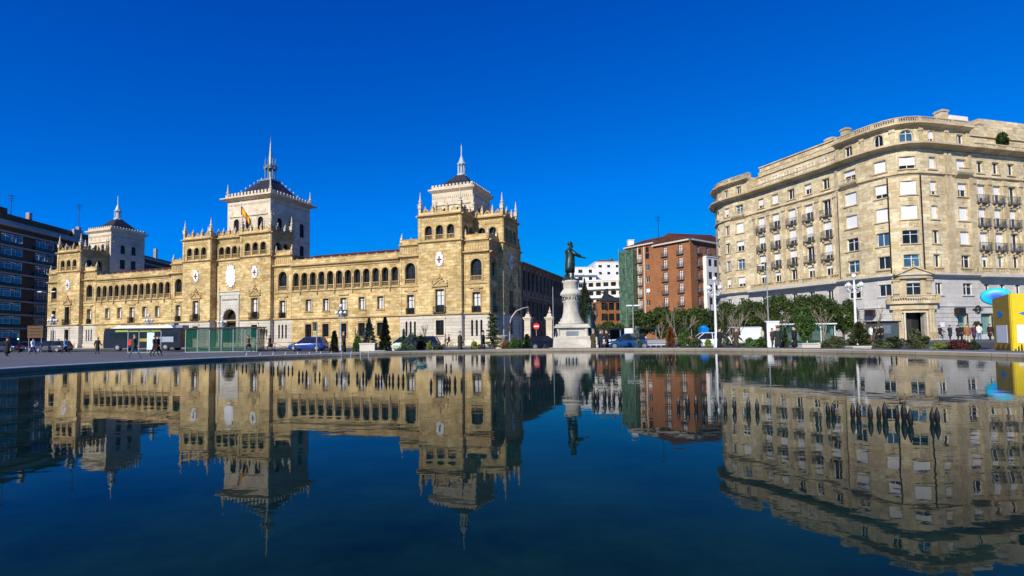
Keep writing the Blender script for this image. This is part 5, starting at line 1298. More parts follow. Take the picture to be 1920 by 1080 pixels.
ed = [(0,1),(1,2),(2,3),(3,4),(4,5),(5,6),(5,7),(0,8),(8,9),(9,10),(10,11),(0,12),(12,13),(13,14),(14,15),(2,16),(16,17),(17,18),(18,19),(2,20),(20,21),(21,22),(22,23),(23,24),(23,25),(23,26),(23,27),(23,28)]
vs = [tuple(a*k for a in v) for v in vs]; skinned(vs, ed, M['bronze'], 'body', ST)
m = MB(); n = 18; vv = []; fs = []
pr = [(.25,.38,-.03),(.25,.60,-.03),(.24,.80,-.02),(.225,.98,-.01),(.205,1.12,-.01),(.23,1.28,-.02),(.225,1.38,-.03),(.11,1.47,-.02)]
for r, z, x0 in pr:
    for j in range(n): A = 2*math.pi*j/n; q = r*(1+.05*math.sin(5*A)+.03*math.sin(3*A+z*4)); vv.append(((x0+q*math.cos(A)*.82)*k, q*math.sin(A)*1.08*k, z*k))
for i in range(len(pr)-1):
    for j in range(n): j2 = (j+1) % n; fs.append((i*n+j, i*n+j2, (i+1)*n+j2, (i+1)*n+j))
fs.append(tuple(range(n))[::-1]); m.add(vv, fs); m.tube([(.0*k,-.19*k,1.38*k),(.19*k,-.26*k,1.17*k),(.40*k,-.28*k,1.05*k)],[.10*k,.085*k,.07*k],8); m.tube([(-.05*k,.19*k,1.38*k),(-.12*k,.27*k,1.10*k),(.0*k,.28*k,.94*k)],[.10*k,.085*k,.065*k],8)
m.box(.14*k,.18*k,-.09*k,-.02*k,.5*k,1.3*k); m.build('frock_coat', M['bronze'], ST, True)
m = MB(); m.ball((.0*k,0,1.70*k), .115*k, 12, 8, 1, .92, .9); m.ball((.09*k,0,1.57*k), .05*k, 8, 6); m.build('hair', M['bronze'], ST, True)
m = MB(); m.cbox((0,0,.04),(1.0,.9,.08)); m.cbox((-.22,.15,.25),(.35,.4,.4),.2,.8); m.build('plinth', M['bronze'], ST)
# seated muse beside the pedestal
p = at(1105, 640, 38.3); MU = thing('bronze_figure', 'dark bronze muse with a lyre standing on the pedestal step at its right side', 'statue', (p.x+.05, p.y-.1, .70), R(-20))
vs = [(0,0,.95,.19),(0,0,1.2,.15),(.0,0,1.45,.17),(.02,0,1.62,.06),(.04,0,1.78,.11),(.03,0,1.86,.08),(0,.1,.6,.14),(.1,.1,.2,.16),(0,-.1,.6,.14),(.02,-.1,.2,.17),(.02,.22,1.42,.07),(.15,.3,1.15,.055),(.32,.22,1.2,.04),(.0,-.22,1.42,.07),(-.05,-.34,1.7,.05),(.05,-.38,1.95,.04)]
skinned(vs, [(0,1),(1,2),(2,3),(3,4),(4,5),(0,6),(6,7),(0,8),(8,9),(2,10),(10,11),(11,12),(2,13),(13,14),(14,15)], M['bronze'], 'body', MU)
m = MB(); n = 16; vv = []; fs = []
pr = [(.42,-.05),(.36,.3),(.28,.7),(.22,1.0),(.20,1.25),(.21,1.45),(.1,1.6)]
for r, z in pr:
    for j in range(n): A = 2*math.pi*j/n; q = r*(1+.12*math.sin(6*A+z*2)); vv.append((q*math.cos(A), q*math.sin(A), z))
for i in range(len(pr)-1):
    for j in range(n): j2 = (j+1) % n; fs.append((i*n+j, i*n+j2, (i+1)*n+j2, (i+1)*n+j))
m.add(vv, fs); m.build('robe', M['bronze'], MU, True)
m = MB(); m.tube([(.3,.1,1.0),(.25,.35,1.2),(.35,.40,1.55),(.3,.3,1.75)], .03, 6); m.tube([(.3,.1,1.0),(.45,.0,1.25),(.4,-.02,1.6),(.32,.05,1.75)], .03, 6); m.tube([(.3,.3,1.72),(.32,.02,1.72)], .02, 6); m.build('lyre', M['bronze'], MU)
m = MB(); m.cbox((0,0,-.25),(1.0,1.0,.5)); m.cbox((0,0,-.9),(1.2,1.2,.9)); m.build('plinth', M['marble'], MU); MU.scale = (1.25,)*3

# ------------------------------------------------------------ vehicles
def car(name, label, loc, rz, paint, L=4.2, W_=1.75, H=1.45, kind='hatch', plate=True, sc_=1):
    t = thing(name, label, 'car' if kind != 'van' else 'van', loc, rz); hl, hw = L/2, W_/2; pm_ = plain('car_paint', paint, .22, metal=.0, var=.03, spec=.8)
    m = MB(); n = 18
    belt = .58*H if kind != 'van' else .55*H
    # body up to the belt line: sections along x (front = +x)
    sec = [(-hl,.30,.62*belt/ .85,.86),(-hl+.06,.22,belt*.96,.93),(-hl+.4,.20,belt*1.02,1.0),(-.3*hl,.18,belt*1.0,1.0),(.3*hl,.18,belt*.97,1.0),(.52*hl,.18,belt*.95,1.0),(hl-.45,.20,belt*.82,.98),(hl-.1,.24,belt*.68,.92),(hl,.32,belt*.52,.84)]
    ring_ = lambda x, zb, zt, w_: [(x,-hw*w_*.96,zb),(x,-hw*w_,zb+.12),(x,-hw*w_,zt-.12),(x,-hw*w_*.93,zt),(x,hw*w_*.93,zt),(x,hw*w_,zt-.12),(x,hw*w_,zb+.12),(x,hw*w_*.96,zb)]
    vs = [q for s_ in sec for q in ring_(*s_)]; fs = []
    for i in range(len(sec)-1):
        for k in range(8): k2 = (k+1) % 8; fs.append((i*8+k, (i+1)*8+k, (i+1)*8+k2, i*8+k2))
    fs += [tuple(range(8)), tuple((len(sec)-1)*8+k for k in range(8))[::-1]]; m.add(vs, fs)
    bd = m.build('body', pm_, t, True)
    cab = {'hatch':[(-hl+.12,0),(-hl+.42,1),(.10*hl,1),(.50*hl,0)],'sedan':[(-hl+.55,0),(-.48*hl,1),(.12*hl,1),(.50*hl,0)],'van':[(-hl+.05,0),(-hl+.12,1),(.48*hl,1),(.80*hl,0)]}[kind]
    def cabin(mb, e, z0, z1, w0, w1):
        a, b, c, d = [q[0] for q in cab]
        mb.add([(a,-w0,z0),(d,-w0,z0),(d,w0,z0),(a,w0,z0),(b,-w1,z1),(c,-w1,z1),(c,w1,z1),(b,w1,z1)], [(0,1,5,4),(1,2,6,5),(2,3,7,6),(3,0,4,7),(4,5,6,7)])
    m = MB(); cabin(m, 0, belt*.95, H-.05, hw*.93, hw*.78); m.build('windows', M['glass'], t)
    m = MB(); b, c = cab[1][0], cab[2][0]
    m.add([(b-.05,-hw*.80,H-.10),(c+.08,-hw*.80,H-.10),(c+.08,hw*.80,H-.10),(b-.05,hw*.80,H-.10),(b+.06,-hw*.68,H),(c-.08,-hw*.68,H),(c-.08,hw*.68,H),(b+.06,hw*.68,H)], [(0,1,5,4),(1,2,6,5),(2,3,7,6),(3,0,4,7),(4,5,6,7),(3,2,1,0)])
    a, d = cab[0][0], cab[3][0]
    for sg in (-1, 1):
        y0, y1 = sg*hw*.935, sg*hw*.79
        m.tube([(a,y0,belt*.95),(b,y1,H-.07)], .045, 4); m.tube([(d,y0,belt*.93),(c,y1,H-.07)], .035, 4); mx_ = (a+d)/2-.1; m.tube([(mx_,y0,belt*.95),(mx_,y1,H-.07)], .045, 4)
        if kind == 'van': m.add([(a,sg*(hw*.94),belt*.9),(.1,sg*(hw*.94),belt*.9),(.1,sg*hw*.81,H-.08),(b,sg*hw*.81,H-.08)], [(0,1,2,3)])
    m.build('roof', pm_, t)
    for x in (-.62*hl, .64*hl):
        for sg in (-1, 1):
            w = MB(); w.tube([(x,sg*(hw-.2),.31),(x,sg*(hw+.01),.31)], .31, 16); o = w.build('wheel', M['rubber'], t); w = MB(); w.tube([(x,sg*(hw-.02),.31),(x,sg*(hw+.03),.31)], .19, 12); w.build('rim', M['chrome'], o)
    for sg in (-1, 1):
        m = MB(); m.cbox((hl-.10,sg*hw*.66,belt*.60),(.16,.34,.15)); m.build('headlight', M['globe'], t)
        m = MB(); m.cbox((-hl+.03,sg*hw*.78,belt*.78),(.08,.16,.28)); m.build('tail_light', M['red'], t)
        m = MB(); m.cbox((.42*hl,sg*(hw+.07),belt+.03),(.14,.16,.12)); m.build('mirror', pm_, t)
    m = MB(); m.box(hl-.04,hl+.02,-hw*.7,hw*.7,.28,.42); m.box(-hl-.02,-hl+.04,-hw*.8,hw*.8,.30,.46); m.build('bumper', M['black'], t)
    if plate: m = MB(); m.box(hl+.02,hl+.03,-.26,.26,.36,.47); m.box(-hl-.03,-hl-.02,-.26,.26,.48,.59); m.build('number_plate', M['white'], t)
    return t
def onroad(px, Y, dz=.04): return G(px, Y, dz)
A_ = AROT
car('parked_car', 'bright blue hatchback left of the slim cypress on the road', onroad(578, 58), R(180), (.008,.045,.30), 3.9, 1.7, 1.5)
car('parked_car', 'dark blue estate car behind the white jacketed person at left', onroad(86, 72), R(178), (.01,.03,.18), 4.3)
car('parked_car', 'silver black hatchback seen at the academy left corner', onroad(101, 69.5), R(178), (.08,.08,.09), 3.9)
car('parked_car', 'dark car at the left edge of the plaza road', onroad(12, 74), R(180), (.02,.025,.05), 4.3, kind='sedan')
car('parked_car', 'pale green hatchback behind the grey blue shrub', onroad(756, 55), R(178), (.50,.58,.42), 4.0)
car('parked_car', 'dark blue car behind the dark shrubs at the academy corner', onroad(789, 57), R(178), (.01,.015,.05), 4.0)
car('parked_car', 'black hatchback in front of the iron gate', onroad(1022, 52), R(8), (.006,.006,.008), 3.7, 1.65, 1.35)
car('parked_car', 'mid blue saloon right of the people at the statue', onroad(1178, 50), R(176), (.008,.055,.17), 4.3, kind='sedan')
car('parked_car', 'white hatchback left of the tall white lamp', onroad(1321, 50), R(176), (.7,.72,.72), 3.9)
car('parked_car', 'silver car in the car park under the dark canopy', onroad(1141, 66), R(170), (.45,.46,.47), 4.0)
car('parked_car', 'white car parked beyond the canopy posts', onroad(1105+50, 72), R(172), (.6,.6,.6), 4.0)
v_ = car('parked_van', 'white van with a blue stripe before the round green trees', onroad(1385, 58), R(178), (.75,.76,.78), 4.6, 1.9, 1.95, 'van')
m = MB(); m.box(-2.2,2.0,-.965,-.955,.55,.78); m.build('stripe', plain('blue_stripe', (.02,.06,.35), .4), v_)
# bus
def bus():
    p = onroad(279, 71); t = thing('city_bus', 'dark navy city bus with white roof pods standing behind the bus stop', 'bus', p, R(177)); L, W_, H = 10.4, 2.5, 2.95; hl, hw = L/2, W_/2
    navy = plain('navy_bus_paint', (.006,.007,.025), .3, var=.05)
    m = MB(); o = [(-hl,.35),(-hl,2.7),(-hl+.12,H),(hl-.25,H),(hl,2.6),(hl+.08,1.0),(hl,.35)]; m.prism(o, (0,-hw,0), (1,0,0), (0,0,1), (0,1,0), W_); m.build('body', navy, t)
    m = MB(); m.box(-hl+.5,hl-.9,-hw-.02,-hw-.01,1.15,2.35); m.box(-hl+.5,hl-.9,hw+.01,hw+.02,1.15,2.35); m.box(hl+.02,hl+.09,-hw+.15,hw-.15,1.1,2.45); m.box(-hl-.02,-hl-.01,-hw+.3,hw-.3,1.4,2.5); m.build('windows', M['glass'], t)
    m = MB()
    for k in range(7): x = -hl+.5+(L-1.4)*k/6; m.box(x-.04,x+.04,hw+.021,hw+.035,1.15,2.35); m.box(x-.04,x+.04,-hw-.035,-hw-.021,1.15,2.35)
    m.build('window_post', navy, t)
    m = MB(); m.box(-hl+2.5,hl-1.6,hw+.02,hw+.04,2.5,2.7); m.build('stripe', plain('lime_stripe', (.40,.45,.03), .4), t)
    m = MB(); o = [(-4.0,2.95),(-3.7,3.3),(3.6,3.3),(4.3,2.95)]; m.prism(o, (0,-.95,0), (1,0,0), (0,0,1), (0,1,0), 1.9); m.build('roof_pod', M['white'], t)
    m = MB(); m.cbox((-4.6,0,3.12),(.9,1.3,.36)); m.cbox((-3.4,0,3.45),(.7,.9,.3)); m.build('roof_unit', M['lead'], t)
    m = MB(); m.box(hl-6.2,hl-4.9,hw+.04,hw+.06,1.2,1.6); m.build('side_panel', plain('yellow_panel', (.40,.30,.02), .5, var=.4), t)
    m = MB(); m.box(-hl+.9,-hl+3.2,hw+.04,hw+.06,1.1,1.8); m.build('advert_panel', plain('grey_panel', (.3,.36,.42), .5), t)
    for x in (-3.2, 3.3):
        for sg in (-1, 1): w = MB(); w.tube([(x,sg*(hw-.3),.46),(x,sg*(hw+.03),.46)], .46, 18); o = w.build('wheel', M['rubber'], t); w = MB(); w.tube([(x,sg*(hw-.02),.46),(x,sg*(hw+.05),.46)], .25, 12); w.build('rim', M['chrome'], o)
    for sg in (-1, 1): w = MB(); w.cbox((hl+.1,sg*.9,.75),(.08,.3,.18)); w.build('headlight', M['globe'], t)
bus()
# ------------------------------------------------------------ shelters and street furniture
def glassmat(name, col, alpha):
    m, nt, b = nodes(name); b.inputs['Base Color'].default_value = (*col, 1); b.inputs['Roughness'].default_value = .08; b.inputs['Alpha'].default_value = alpha; return m
M['green_glass'] = glassmat('green_glass', (.006,.10,.055), .36); M['clear_glass'] = glassmat('clear_glass', (.12,.2,.2), .35)
def shelter(name, label, px0, px1, Y, h, n, depth=1.8, glass='green_glass', roof='frame', post='greypost', cat='shelter', seats=True, posts_only=False):
    a, b = G(px0, Y), G(px1, Y); L_ = (b-a).length; t = thing(name, label, cat, a, math.atan2(b.y-a.y, b.x-a.x))
    if not posts_only:
        for k in range(n):
            m = MB(); m.box(L_*k/n+.03,L_*(k+1)/n-.03,0,.02,.08,h-.12); m.build('glass_panel', M[glass], t)
        for k in range(n): m = MB(); m.box(L_*k/n+.03,L_*(k+1)/n-.03,depth,depth+.02,.08,h-.12); m.build('glass_panel', M[glass], t)
        
        for e in (0, L_-.02): m = MB(); m.box(e,e+.02,.03,depth,.08,h-.12); m.build('end_panel', M[glass], t)
    for k in range(n+1):
        m = MB(); m.box(L_*k/n-.035,L_*k/n+.035,-.03,.04,0,h-.08); m.build('post', M[post], t)
    m = MB(); m.box(0,L_,-.02,.03,.0,.07); m.box(0,L_,-.02,.03,h-.13,h-.07); m.build('rail', M[post], t)
    m = MB(); m.box(-.1,L_+.1,-.25,depth+.2,h-.06,h+.05); m.build('roof', M[roof], t)
    if seats: m = MB(); m.box(.4,L_-.4,depth-.5,depth-.15,.44,.5); [m.box(x,x+.06,depth-.4,depth-.3,0,.44) for x in np.linspace(.6, L_-.7, 4)]; m.build('bench', M['steel'], t)
    return t
shelter('glass_shelter', 'long green glass shelter with grey posts in front of the academy portal', 348, 482, 58, 2.65, 6)
t = shelter('bus_stop', 'bus stop with dark roof in front of the navy bus', 240, 302, 60, 2.6, 3, 1.5, 'clear_glass', posts_only=True)
m = MB(); m.box(2.2,3.0,-.1,.0,.35,2.25); m.build('lit_panel', plain('pale_mint_panel', (.62,.85,.80), .4, var=.08, scale=9), t)
shelter('canopy', 'long low dark canopy on thin posts in front of the round trees', 1130, 1297, 54, 2.05, 5, 3.0, posts_only=True, post='greypost', seats=False, cat='canopy')
shelter('white_shelter', 'white framed shelter with green glass right of the loose leafy tree', 1461, 1566, 50, 2.1, 4, 1.6, 'green_glass', 'white', 'white')
p = G(1449, 48); t = thing('advertising_kiosk', 'white advertising kiosk panel left of the white framed shelter', 'kiosk', p); m = MB(); m.box(-.55,.55,-.12,.12,0,2.25); m.box(-.6,.6,-.16,.16,2.25,2.4); m.build('case', M['white'], t); m = MB(); m.box(-.47,.47,-.14,-.125,.35,2.1); m.build('panel', M['shutter'], t); m = MB(); m.box(-.72,-.56,-.1,.1,0,2.3); m.build('side_post', M['frame'], t)
p = G(1179, 52); t = thing('billboard', 'blank white billboard under the canopy above the blue saloon', 'billboard', p); m = MB(); m.box(-.4,.4,-.05,.05,.85,2.0); m.build('panel', M['white'], t); m = MB(); m.box(-.3,-.24,-.03,.03,0,.85); m.box(.24,.3,-.03,.03,0,.85); m.build('leg', M['greypost'], t)
p = G(1157, 56); t = thing('billboard', 'dark framed glass notice case left of the blank white billboard', 'billboard', p); m = MB(); m.box(-.75,.75,-.05,.05,.9,1.95); m.build('frame', M['lead'], t); m = MB(); m.box(-.68,.68,-.07,-.052,.98,1.87); m.build('panel', M['glass'], t); m = MB(); m.box(-.6,-.54,-.03,.03,0,.9); m.box(.54,.6,-.03,.03,0,.9); m.build('leg', M['greypost'], t)
p = G(1655, 58); t = thing('newspaper_kiosk', 'dark grey metal kiosk left of the stone portal', 'kiosk', p, R(8)); m = MB(); m.cbox((0,0,1.05),(2.4,1.8,2.1)); m.build('cabin', plain('grey_green_metal', (.07,.09,.09), .5), t); m = MB(); m.cbox((0,0,2.18),(2.7,2.1,.14)); m.build('roof', M['frame'], t); m = MB(); m.box(-.9,.2,-.93,-.9,.9,1.8); m.build('hatch', M['lead'], t)
p = G(1320, 55); t = thing('portable_toilet', 'bright blue plastic cabin behind the white hatchback', 'cabin', p); m = MB(); m.cbox((0,0,1.0),(.85,.85,2.0),0,.9); m.ball((0,0,2.0),.38,12,6,1,1,.6); m.build('cabin', plain('blue_plastic', (.0,.20,.62), .35), t); m = MB(); m.box(-.14,.14,-.33,-.30,.5,1.2); m.build('panel', plain('green_sticker', (.1,.4,.12), .5), t)
# lamps
def globe_lamp(label, px, Y, h, n=4, arm=.62, r=.19, up=1.0):
    pw = 1.0 if Y < 50 else .6; pmat = M['white'] if Y < 50 else M['leadl']
    p = G(px, Y); t = thing('street_lamp', label, 'street lamp', p, R(20), 'white globe lamps')
    m = MB(); m.lathe([(q*pw, z) for q, z in [(.26,0),(.26,.25),(.16,.35),(.13,1.1),(.15,1.15),(.11,1.25),(.07,h-.9),(.09,h-.85),(.05,h-.35),(.07,h-.3)]], n=12); m.build('pole', pmat, t)
    for k in range(n):
        A = 2*math.pi*k/n; c, s_ = math.cos(A), math.sin(A); z = h-.95
        m = MB(); m.tube([(.05*c,.05*s_,z-.35),(arm*.5*c,arm*.5*s_,z-.45),(arm*c,arm*s_,z-.25),(arm*c,arm*s_,z)], .03, 6); m.tube([(.05*c,.05*s_,z),(arm*.5*c,arm*.5*s_,z-.1),(arm*.9*c,arm*.9*s_,z-.3)], .02, 5); m.build('arm', pmat, t)
        m = MB(); m.ball((arm*c,arm*s_,z+r), r, 12, 8); g_ = m.build('globe', M['globe'], t, True); m = MB(); m.lathe([(.05,0),(.02,.12)], (arm*c,arm*s_,z+2*r-.01), 6); m.build('cap', M['greypost'], g_)
    m = MB(); m.ball((0,0,h), r, 12, 8); m.build('globe', M['globe'], t, True); return t
globe_lamp('tall white lamp with a cluster of globes in front of the brick block', 1343, 44, 5.9)
globe_lamp('tall white globe lamp before the grey ground storey left of the portal', 1606, 44, 5.9)
globe_lamp('white globe lamp against the academy right arcade wing', 639, 58, 4.9, 4, .45, .19)
globe_lamp('white globe lamp against the left academy wing above the bus', 278, 76, 5.0, 4, .45, .2)
globe_lamp('white globe lamp at the far left academy corner', 98, 82, 5.4, 4, .5, .22)
globe_lamp('white globe lamp half hidden at the academy portal', 416, 75, 4.6, 4, .45, .2)
def pole_lamp(label, px, Y, h, arms, name='street_lamp', mat='greypost', r=.07, head='led'):
    p = G(px, Y); t = thing(name, label, 'street lamp', p); m = MB(); m.lathe([(r*1.5,0),(r*1.4,.4),(r,.5),(r*.6,h)], n=8); m.build('pole', M[mat], t)
    for dx, dz in arms:
        m = MB(); m.tube([(0,0,h-.05),(dx*.5,0,h+dz*.8),(dx,0,h+dz)], .03, 5); m.build('arm', M[mat], t)
        m = MB(); m.cbox((dx,0,h+dz),(.55,.22,.11)); m.build('lamp_head', M['globe'] if head == 'led' else M['lead'], t)
    return t
pole_lamp('tall dark pole with two lamp heads before the left brown building', 85, 72, 8.0, ((-.9,.15),(.9,.15)), mat='iron')
pole_lamp('tall thin grey pole in front of the balconied facade', 1442, 50, 7.6, ((-.5,.1),))
pole_lamp('thin pole with floodlights left of the round trees', 1188, 50, 4.0, ((-.35,.1),(.35,.1)))
p = G(1322, 58); pole_lamp('dark thin pole left of the tall white lamp', 1334, 60, 5.6, ((.3,.1),), mat='iron')
pole_lamp('slender grey pole between the gate and the pedestal', 1038, 46, 5.6, (), r=.045)
p = G(956, 56); t = thing('traffic_mast', 'grey curved traffic mast arching right before the academy side', 'mast', p); m = MB(); m.tube([(0,0,0),(0,0,2.6),(.18,0,3.3),(.7,0,4.0),(1.4,0,4.3),(2.0,0,4.42)], [.08,.07,.065,.06,.05,.045], 8); m.build('pole', M['greypost'], t)
def signal(parent, x, z, s_=1):
    m = MB(); m.box(x-.14,x+.14,-.12,.12,z,z+.85); h_ = m.build('signal_head', M['black'], parent)
    for k, c in enumerate(((.03,.12,.05),(.12,.08,.01),(.14,.02,.02))):
        q = MB(); q.tube([(x,-.125,z+.15+.27*k),(x,-.15,z+.15+.27*k)], .09, 10); q.build('lens', plain('signal_lens', c, .3), h_)
signal(t, 1.95, 3.5); signal(t, .0, 1.9)
p = G(594, 52); t = thing('traffic_light', 'grey traffic light pole in front of the blue hatchback', 'traffic light', p); m = MB(); m.lathe([(.09,0),(.07,.2),(.06,2.9)], n=8); m.build('pole', M['greypost'], t); signal(t, -.2, 2.1)
def greenlight():
    p = G(36, 66); t = thing('traffic_light', 'green lit traffic light in the dark at far left', 'traffic light', p); m = MB(); m.lathe([(.07,0),(.06,2.6)], n=8); m.build('pole', M['iron'], t); m = MB(); m.box(-.14,.14,-.12,.12,1.6,2.45); h_ = m.build('signal_head', M['black'], t)
    mt, nt, b = nodes('lit_green_lens'); b.inputs['Emission Color'].default_value = (.0,.9,.45,1); b.inputs['Emission Strength'].default_value = 1.6; q = MB(); q.tube([(0,-.125,1.75),(0,-.16,1.75)], .1, 10); q.build('lens', mt, h_)
greenlight()
p = G(66, 68); t = thing('direction_sign', 'orange brown stacked direction sign before the left brown building', 'road sign', p); m = MB(); m.tube([(-.8,0,0),(-.8,0,3.4)], .05, 6); m.tube([(.8,0,0),(.8,0,3.3)], .05, 6); m.build('post', M['greypost'], t)
for k in range(4): m = MB(); m.box(-1.0,1.0,-.05,-.02,1.9+.4*k,2.24+.4*k); m.build('panel', plain('ochre_panel', (.10,.042,.004), .5), t)
p = G(1006, 52); t = thing('no_entry_sign', 'round red no entry sign with a white bar before the gate', 'road sign', p); m = MB(); m.tube([(0,0,0),(0,0,2.6)], .035, 6); m.build('post', M['greypost'], t)
m = MB(); m.tube([(0,-.04,2.3),(0,-.06,2.3)], .31, 24); d_ = m.build('disc', plain('sign_red', (.75,.015,.01), .4, var=.02), t); m = MB(); m.box(-.22,.22,-.075,-.062,2.23,2.37); m.build('bar', M['white'], d_)
p = G(1198/1.0-205, 60)
# gate with stone pillars in line with the academy street front
def pillar(label, px, Y):
    p = G(px, Y); t = thing('gate_pillar', label, 'gate pillar', p, AROT, 'stone gate pillars'); m = MB(); m.cbox((0,0,.35),(.85,.85,.7)); m.cbox((0,0,1.85),(.62,.62,2.4)); 
    for k in range(6): m.cbox((0,0,.9+.4*k),(.66,.66,.34))
    m.build('shaft', M['white_stone'], t); m = MB(); m.cbox((0,0,3.12),(.8,.8,.14)); m.cbox((0,0,3.26),(.95,.95,.12)); m.cbox((0,0,3.5),(.6,.6,.4),0,.6); m.lathe([(.1,3.7),(.17,3.85),(.12,4.0),(.05,4.15),(.02,4.4)], n=8); m.build('cap', M['white_stone'], t)
pillar('pale stone gate pillar left of the no entry sign', 991, 56); pillar('pale stone gate pillar right of the no entry sign', 1031.5, 56)
a, b = G(996, 56), G(1027, 56); t = thing('iron_gate', 'dark wrought iron gate between the two stone pillars', 'gate', a); L_ = b.x-a.x
for j in (0, 1):
    m = MB(); x0 = L_*j/2+.02; x1 = L_*(j+1)/2-.02; n = 9
    for k in range(n+1): x = x0+(x1-x0)*k/n; m.tube([(x,0,.1),(x,0,2.6+.25*math.sin(math.pi*(x/L_)))], .02, 4)
    m.box(x0,x1,-.015,.015,.1,1.1)
    for z in (.1, 1.1, 1.9, 2.5): m.box(x0,x1,-.03,.03,z,z+.05)
    for k in range(5): x = x0+(x1-x0)*(k+.5)/5; m.tube([(x+.09*math.cos(q),0,2.2+.09*math.sin(q)) for q in np.linspace(0,6.28,9)], .012, 4)
    m.build('gate_leaf', M['iron'], t)
p = G(938, 57); t = thing('rounded_stone_block', 'white flared stone block beside the cedar at the academy corner', 'stone block', p); m = MB(); m.lathe([(.5,0),(.55,.4),(.7,.9),(.95,1.35),(.98,1.45),(.6,1.5)], n=20); m.build('block', M['white_stone'], t)
p = G(986, 58); t = thing('yellow_sign', 'small yellow notice at the foot of the left gate pillar', 'sign', p); m = MB(); m.box(-.18,.14,-.03,.0,1.1,1.9); m.build('panel', plain('ochre_yellow', (.5,.36,.06), .5), t); m = MB(); m.tube([(0,.02,0),(0,.02,1.3)], .02, 5); m.build('post', M['greypost'], t)
# white globe railings / benches on the plaza right of the saloon
p = G(1238, 47); t = thing('park_bench', 'pale bench under the dark canopy', 'bench', p); m = MB(); m.box(-1.1,1.1,-.2,.2,.42,.48); m.build('seat', M['white'], t); m = MB(); m.box(-1.1,1.1,.2,.25,.55,.9); m.build('backrest', M['greypost'], t)
for x in (-.9,.9): m = MB(); m.box(x-.04,x+.04,-.18,.18,0,.42); m.build('leg', M['greypost'], t)
# crossing barriers
def barrier(px, Y, label):
    p = G(px, Y); t = thing('railing', label, 'railing', p, 0, 'low crowd barriers along the kerb'); m = MB()
    m.tube([(-1,0,0),(-1,0,.95),(1,0,.95),(1,0,0)], .03, 5); m.tube([(-1,0,.2),(1,0,.2)], .02, 4); m.tube([(-1,0,.2),(1,0,.9)], .015, 4); m.tube([(-1,0,.9),(1,0,.2)], .015, 4); m.build('frame', M['iron'], t)
for i, px in enumerate((497, 534, 571, 612)): barrier(px, 55, ['leftmost low barrier beside the green glass shelter','second low barrier from the green glass shelter','third low barrier from the shelter in front of the blue hatchback','low barrier at the rear end of the blue hatchback'][i])

# ------------------------------------------------------------ yellow panels and blue disc
pY = 29.5; a = at(1868, 640, 31.2); b = at(1899, 640, 29.6); c = at(1958, 640, 28.6); zb = gz(b.x, b.y)
YP = thing('information_panels', 'tall folded yellow information panels with blue arrows at the right edge', 'information panel', (b.x, b.y, zb)); H_ = 3.35
yel = plain('yellow_panel_paint', (.74,.55,.01), .45, var=.05); yel_shade = plain('yellow_panel_shaded', (.38,.24,.02), .5, var=.12)  # left leaf: its shade is put into a darker copy of the yellow
def panel(q0, q1, mat, flip):
    d = Vector((q1.x-q0.x, q1.y-q0.y, 0)); L_ = d.length; d.normalize(); n_ = Vector((d.y, -d.x, 0)); o = Vector((q0.x-b.x, q0.y-b.y, 0))
    m = MB(); m.prism([(0,0),(L_,0),(L_,H_+(.0 if flip else 0)),(0,H_-(.18 if not flip else 0))], o, d, (0,0,1), n_, .09); pn = m.build('panel', mat, YP)
    for k, (x, z, w_, h_, mt) in enumerate([(.5,1.25,.66,.62,M['shutter']),(.5,2.25,0,0,None)]):
        if mt: m = MB(); m.prism([(L_*x-L_*w_/2,z-h_),(L_*x+L_*w_/2,z-h_),(L_*x+L_*w_/2,z+h_*.6),(L_*x-L_*w_/2,z+h_*.6)], o+n_*.09, d, (0,0,1), n_, .012); m.build('map_sheet', mt, pn)
        else:
            sg = -1 if flip else 1; m = MB(); m.prism([(L_*x-sg*.26,z-.26),(L_*x-sg*.26,z+.26),(L_*x+sg*.30,z)], o+n_*.09, d, (0,0,1), n_, .012); m.build('arrow', plain('arrow_blue', (.01,.20,.62), .4), pn)
    m = MB()
    for k in range(9): m.prism([(L_*(.06+.1*k),.02),(L_*(.06+.1*k)+.1,.02),(L_*(.06+.1*k)+.07,.34+.12*(k % 3)),(L_*(.06+.1*k)+.02,.30+.12*(k % 3))], o+n_*.09, d, (0,0,1), n_, .012)
    m.build('people_print', M['black'], pn)
panel(a, b, yel_shade, False); panel(b, c, yel, True)
m = MB(); m.box(-.05,.05,-.12,.0,0,H_+.05); m.build('spine', yel, YP)
def disc_mat():
    m, nt, b_ = nodes('blue_disc_print'); L = nt.links.new; tc = N(nt, 'ShaderNodeTexCoord'); vm = N(nt, 'ShaderNodeVectorMath', operation='LENGTH'); L(tc.outputs['Object'], vm.inputs[0])
    cr = N(nt, 'ShaderNodeValToRGB'); e = cr.color_ramp.elements; e[0].position = .25; e[0].color = (.0,.09,.85,1); e[1].position = .98; e[1].color = (.01,.72,.85,1); L(vm.outputs['Value'], cr.inputs[0]); L(cr.outputs[0], b_.inputs['Base Color']); b_.inputs['Roughness'].default_value = .4; return m  # blue centre and cyan rim are the disc's own colours
p = at(1868, 556, 33.5); g0 = gz(p.x, p.y); BD = thing('disc_sign', 'big blue and cyan disc on a pole behind the yellow panels', 'disc sign', (p.x, p.y, g0), R(-35))
m = MB(); m.lathe([(.001,-.12),(.5,-.11),(.86,-.07),(.97,0),(.86,.07),(.5,.11),(.001,.12)], n=40); o = m.build('disc', disc_mat(), BD, True); o.location = (0,0,p.z-g0); o.rotation_euler = (R(90),0,0); o.scale = (.80,.56,1)
m = MB(); m.tube([(0,.16,0),(0,.16,p.z-g0)], .06, 8); m.build('pole', M['frame'], BD)

